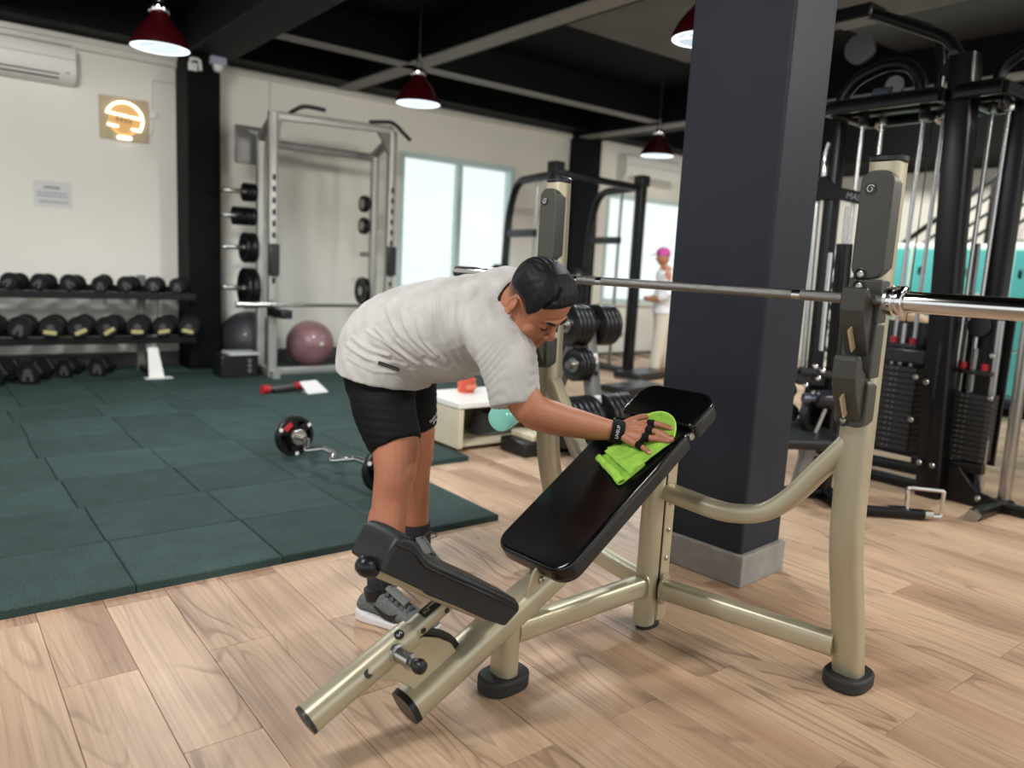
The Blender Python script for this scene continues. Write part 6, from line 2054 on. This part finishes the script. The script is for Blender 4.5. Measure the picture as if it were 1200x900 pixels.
MB().lathe([(0.0, -0.07), (0.04, -0.07), (0.048, -0.055), (0.05, 0.06), (0.045, 0.075), (0, 0.08)], P_(0.02, -0.05, 0.555), dxy, n=26).build('roller_pad', mat('roller_vinyl', (24, 26, 36), 0.3), lc)
MB().lathe([(0.0, 0), (0.026, 0), (0.028, 0.03), (0.020, 0.035), (0.020, 0.07), (0, 0.07)], P_(-0.115, -0.05, 0.555), dxy, n=18).build('roller_axle', mat('axle_grey', (84, 90, 104), 0.3, 0.6), lc)
MB().lathe([(0.09, -0.02), (0.125, -0.02), (0.13, 0.0), (0.125, 0.02), (0.09, 0.02), (0.09, -0.02)], P_(0.0, 0.06, 0.46), P_(0.5, -0.6, 0), n=32).build('cam_wheel', BLACKP, lc)
MB().cyl(P_(0.02, -0.02, 0.50), P_(-0.03, -0.02, 0.33), 0.012, n=10).build('lever_rod', STEEL, lc)
for a, z, r in ((-0.10, 0.66, 0.05), (-0.16, 0.58, 0.045), (-0.14, 0.46, 0.05)):
    MB().lathe([(0, -0.015), (r * 0.9, -0.015), (r, 0), (r * 0.9, 0.015), (0, 0.015)], P_(a, 0.04, z), P_(0.2, -1, 0), n=22).build('hub_disc', BLACKP, lc)
for a, z in ((-0.06, 0.72), (-0.02, 0.70), (-0.10, 0.62), (-0.05, 0.58), (0.05, 0.63), (0.06, 0.34), (0.02, 0.29), (-0.04, 0.66)):
    MB().lathe([(0.014, 0), (0.014, 0.01), (0.008, 0.014), (0, 0.014)], P_(a, -0.02, z), P_(0.1, -1, 0.2), n=10).build('bolt', CHROME, lc)
MB().bar(P_(-0.12, 0.02, 0.69), P_(0.10, 0.02, 0.67), 0.035, 0.04).build('adjuster_bar', BLACKP, lc)
MB().cyl(P_(-0.03, 0.0, 0.80), P_(-0.03, 0.02, 1.30), 0.012, n=10).build('upright_tube', GUIDE, lc)

# ================================================================== small things behind the station
fb = thing('flat_bench', 'dark flat exercise bench behind the cable station at the frame edge', 'bench', (5.75, 1.75, 0), 0.2)
MB().prism(rrect(0.3, 1.1, 0.06), (0, 0, 0.40), X, Y, 0, 0.06).build('bench_pad', mat('navy_vinyl', (30, 34, 52), 0.35), fb, bevel=0.015, seg=3)
MB().bar((0, -0.45, 0.36), (0, 0.45, 0.36), 0.06, 0.06).build('bench_beam', BLACKM, fb)
for y in (-0.4, 0.4):
    MB().bar((0, y, 0.0), (0, y, 0.36), 0.06, 0.06).build('leg', BLACKM, fb)
    MB().bar((-0.22, y, 0.03), (0.22, y, 0.03), 0.06, 0.05).build('foot_bar', BLACKM, fb)
bg = thing('tan_bag', 'tan leather bag on the low table before the teal lockers', 'bag', (7.5, 3.42, 0.62))
MB().sweep([(0, -0.2, 0.02), (0, -0.19, 0.12), (0, -0.05, 0.22), (0, 0.1, 0.24), (0, 0.2, 0.12), (0, 0.2, 0.02)], [(0.07, 0.05)] * 6, hint=X, n=14, sub=4).build('bag_body', mat('tan_leather', (176, 148, 120), 0.6, noise=0.1), bg)
MB().sweep([(0, -0.12, 0.2), (0, -0.05, 0.34), (0, 0.06, 0.34), (0, 0.12, 0.2)], [0.012] * 4, n=8, sub=4, hint=X).build('bag_handle', mat('tan_strap', (120, 96, 72), 0.6), bg)
tbx = thing('low_table', 'low white table before the teal lockers carrying a bag and printer', 'table', (7.65, 3.3, 0))
MB().b2((-0.25, -0.45, 0.58), (0.35, 0.45, 0.62)).build('table_top', WHITE, tbx, bevel=0.005)
for a in (-0.2, 0.3):
    for b in (-0.4, 0.4):
        MB().b2((a - 0.02, b - 0.02, 0), (a + 0.02, b + 0.02, 0.58)).build('leg', SILVERD, tbx, smooth=False)
prn = thing('printer', 'black office printer with pale top on the low white table', 'printer', (7.82, 3.12, 0.62))
MB().b2((-0.12, -0.18, 0.0), (0.15, 0.16, 0.42)).build('printer_body', BLACKP, prn, bevel=0.01)
MB().b2((-0.11, -0.19, 0.42), (0.15, 0.17, 0.50)).build('printer_lid', mat('printer_pale', (170, 168, 160), 0.5), prn, bevel=0.01)
MB().b2((-0.126, -0.12, 0.12), (-0.119, 0.1, 0.2)).build('paper_slot', SILVERD, prn, smooth=False)
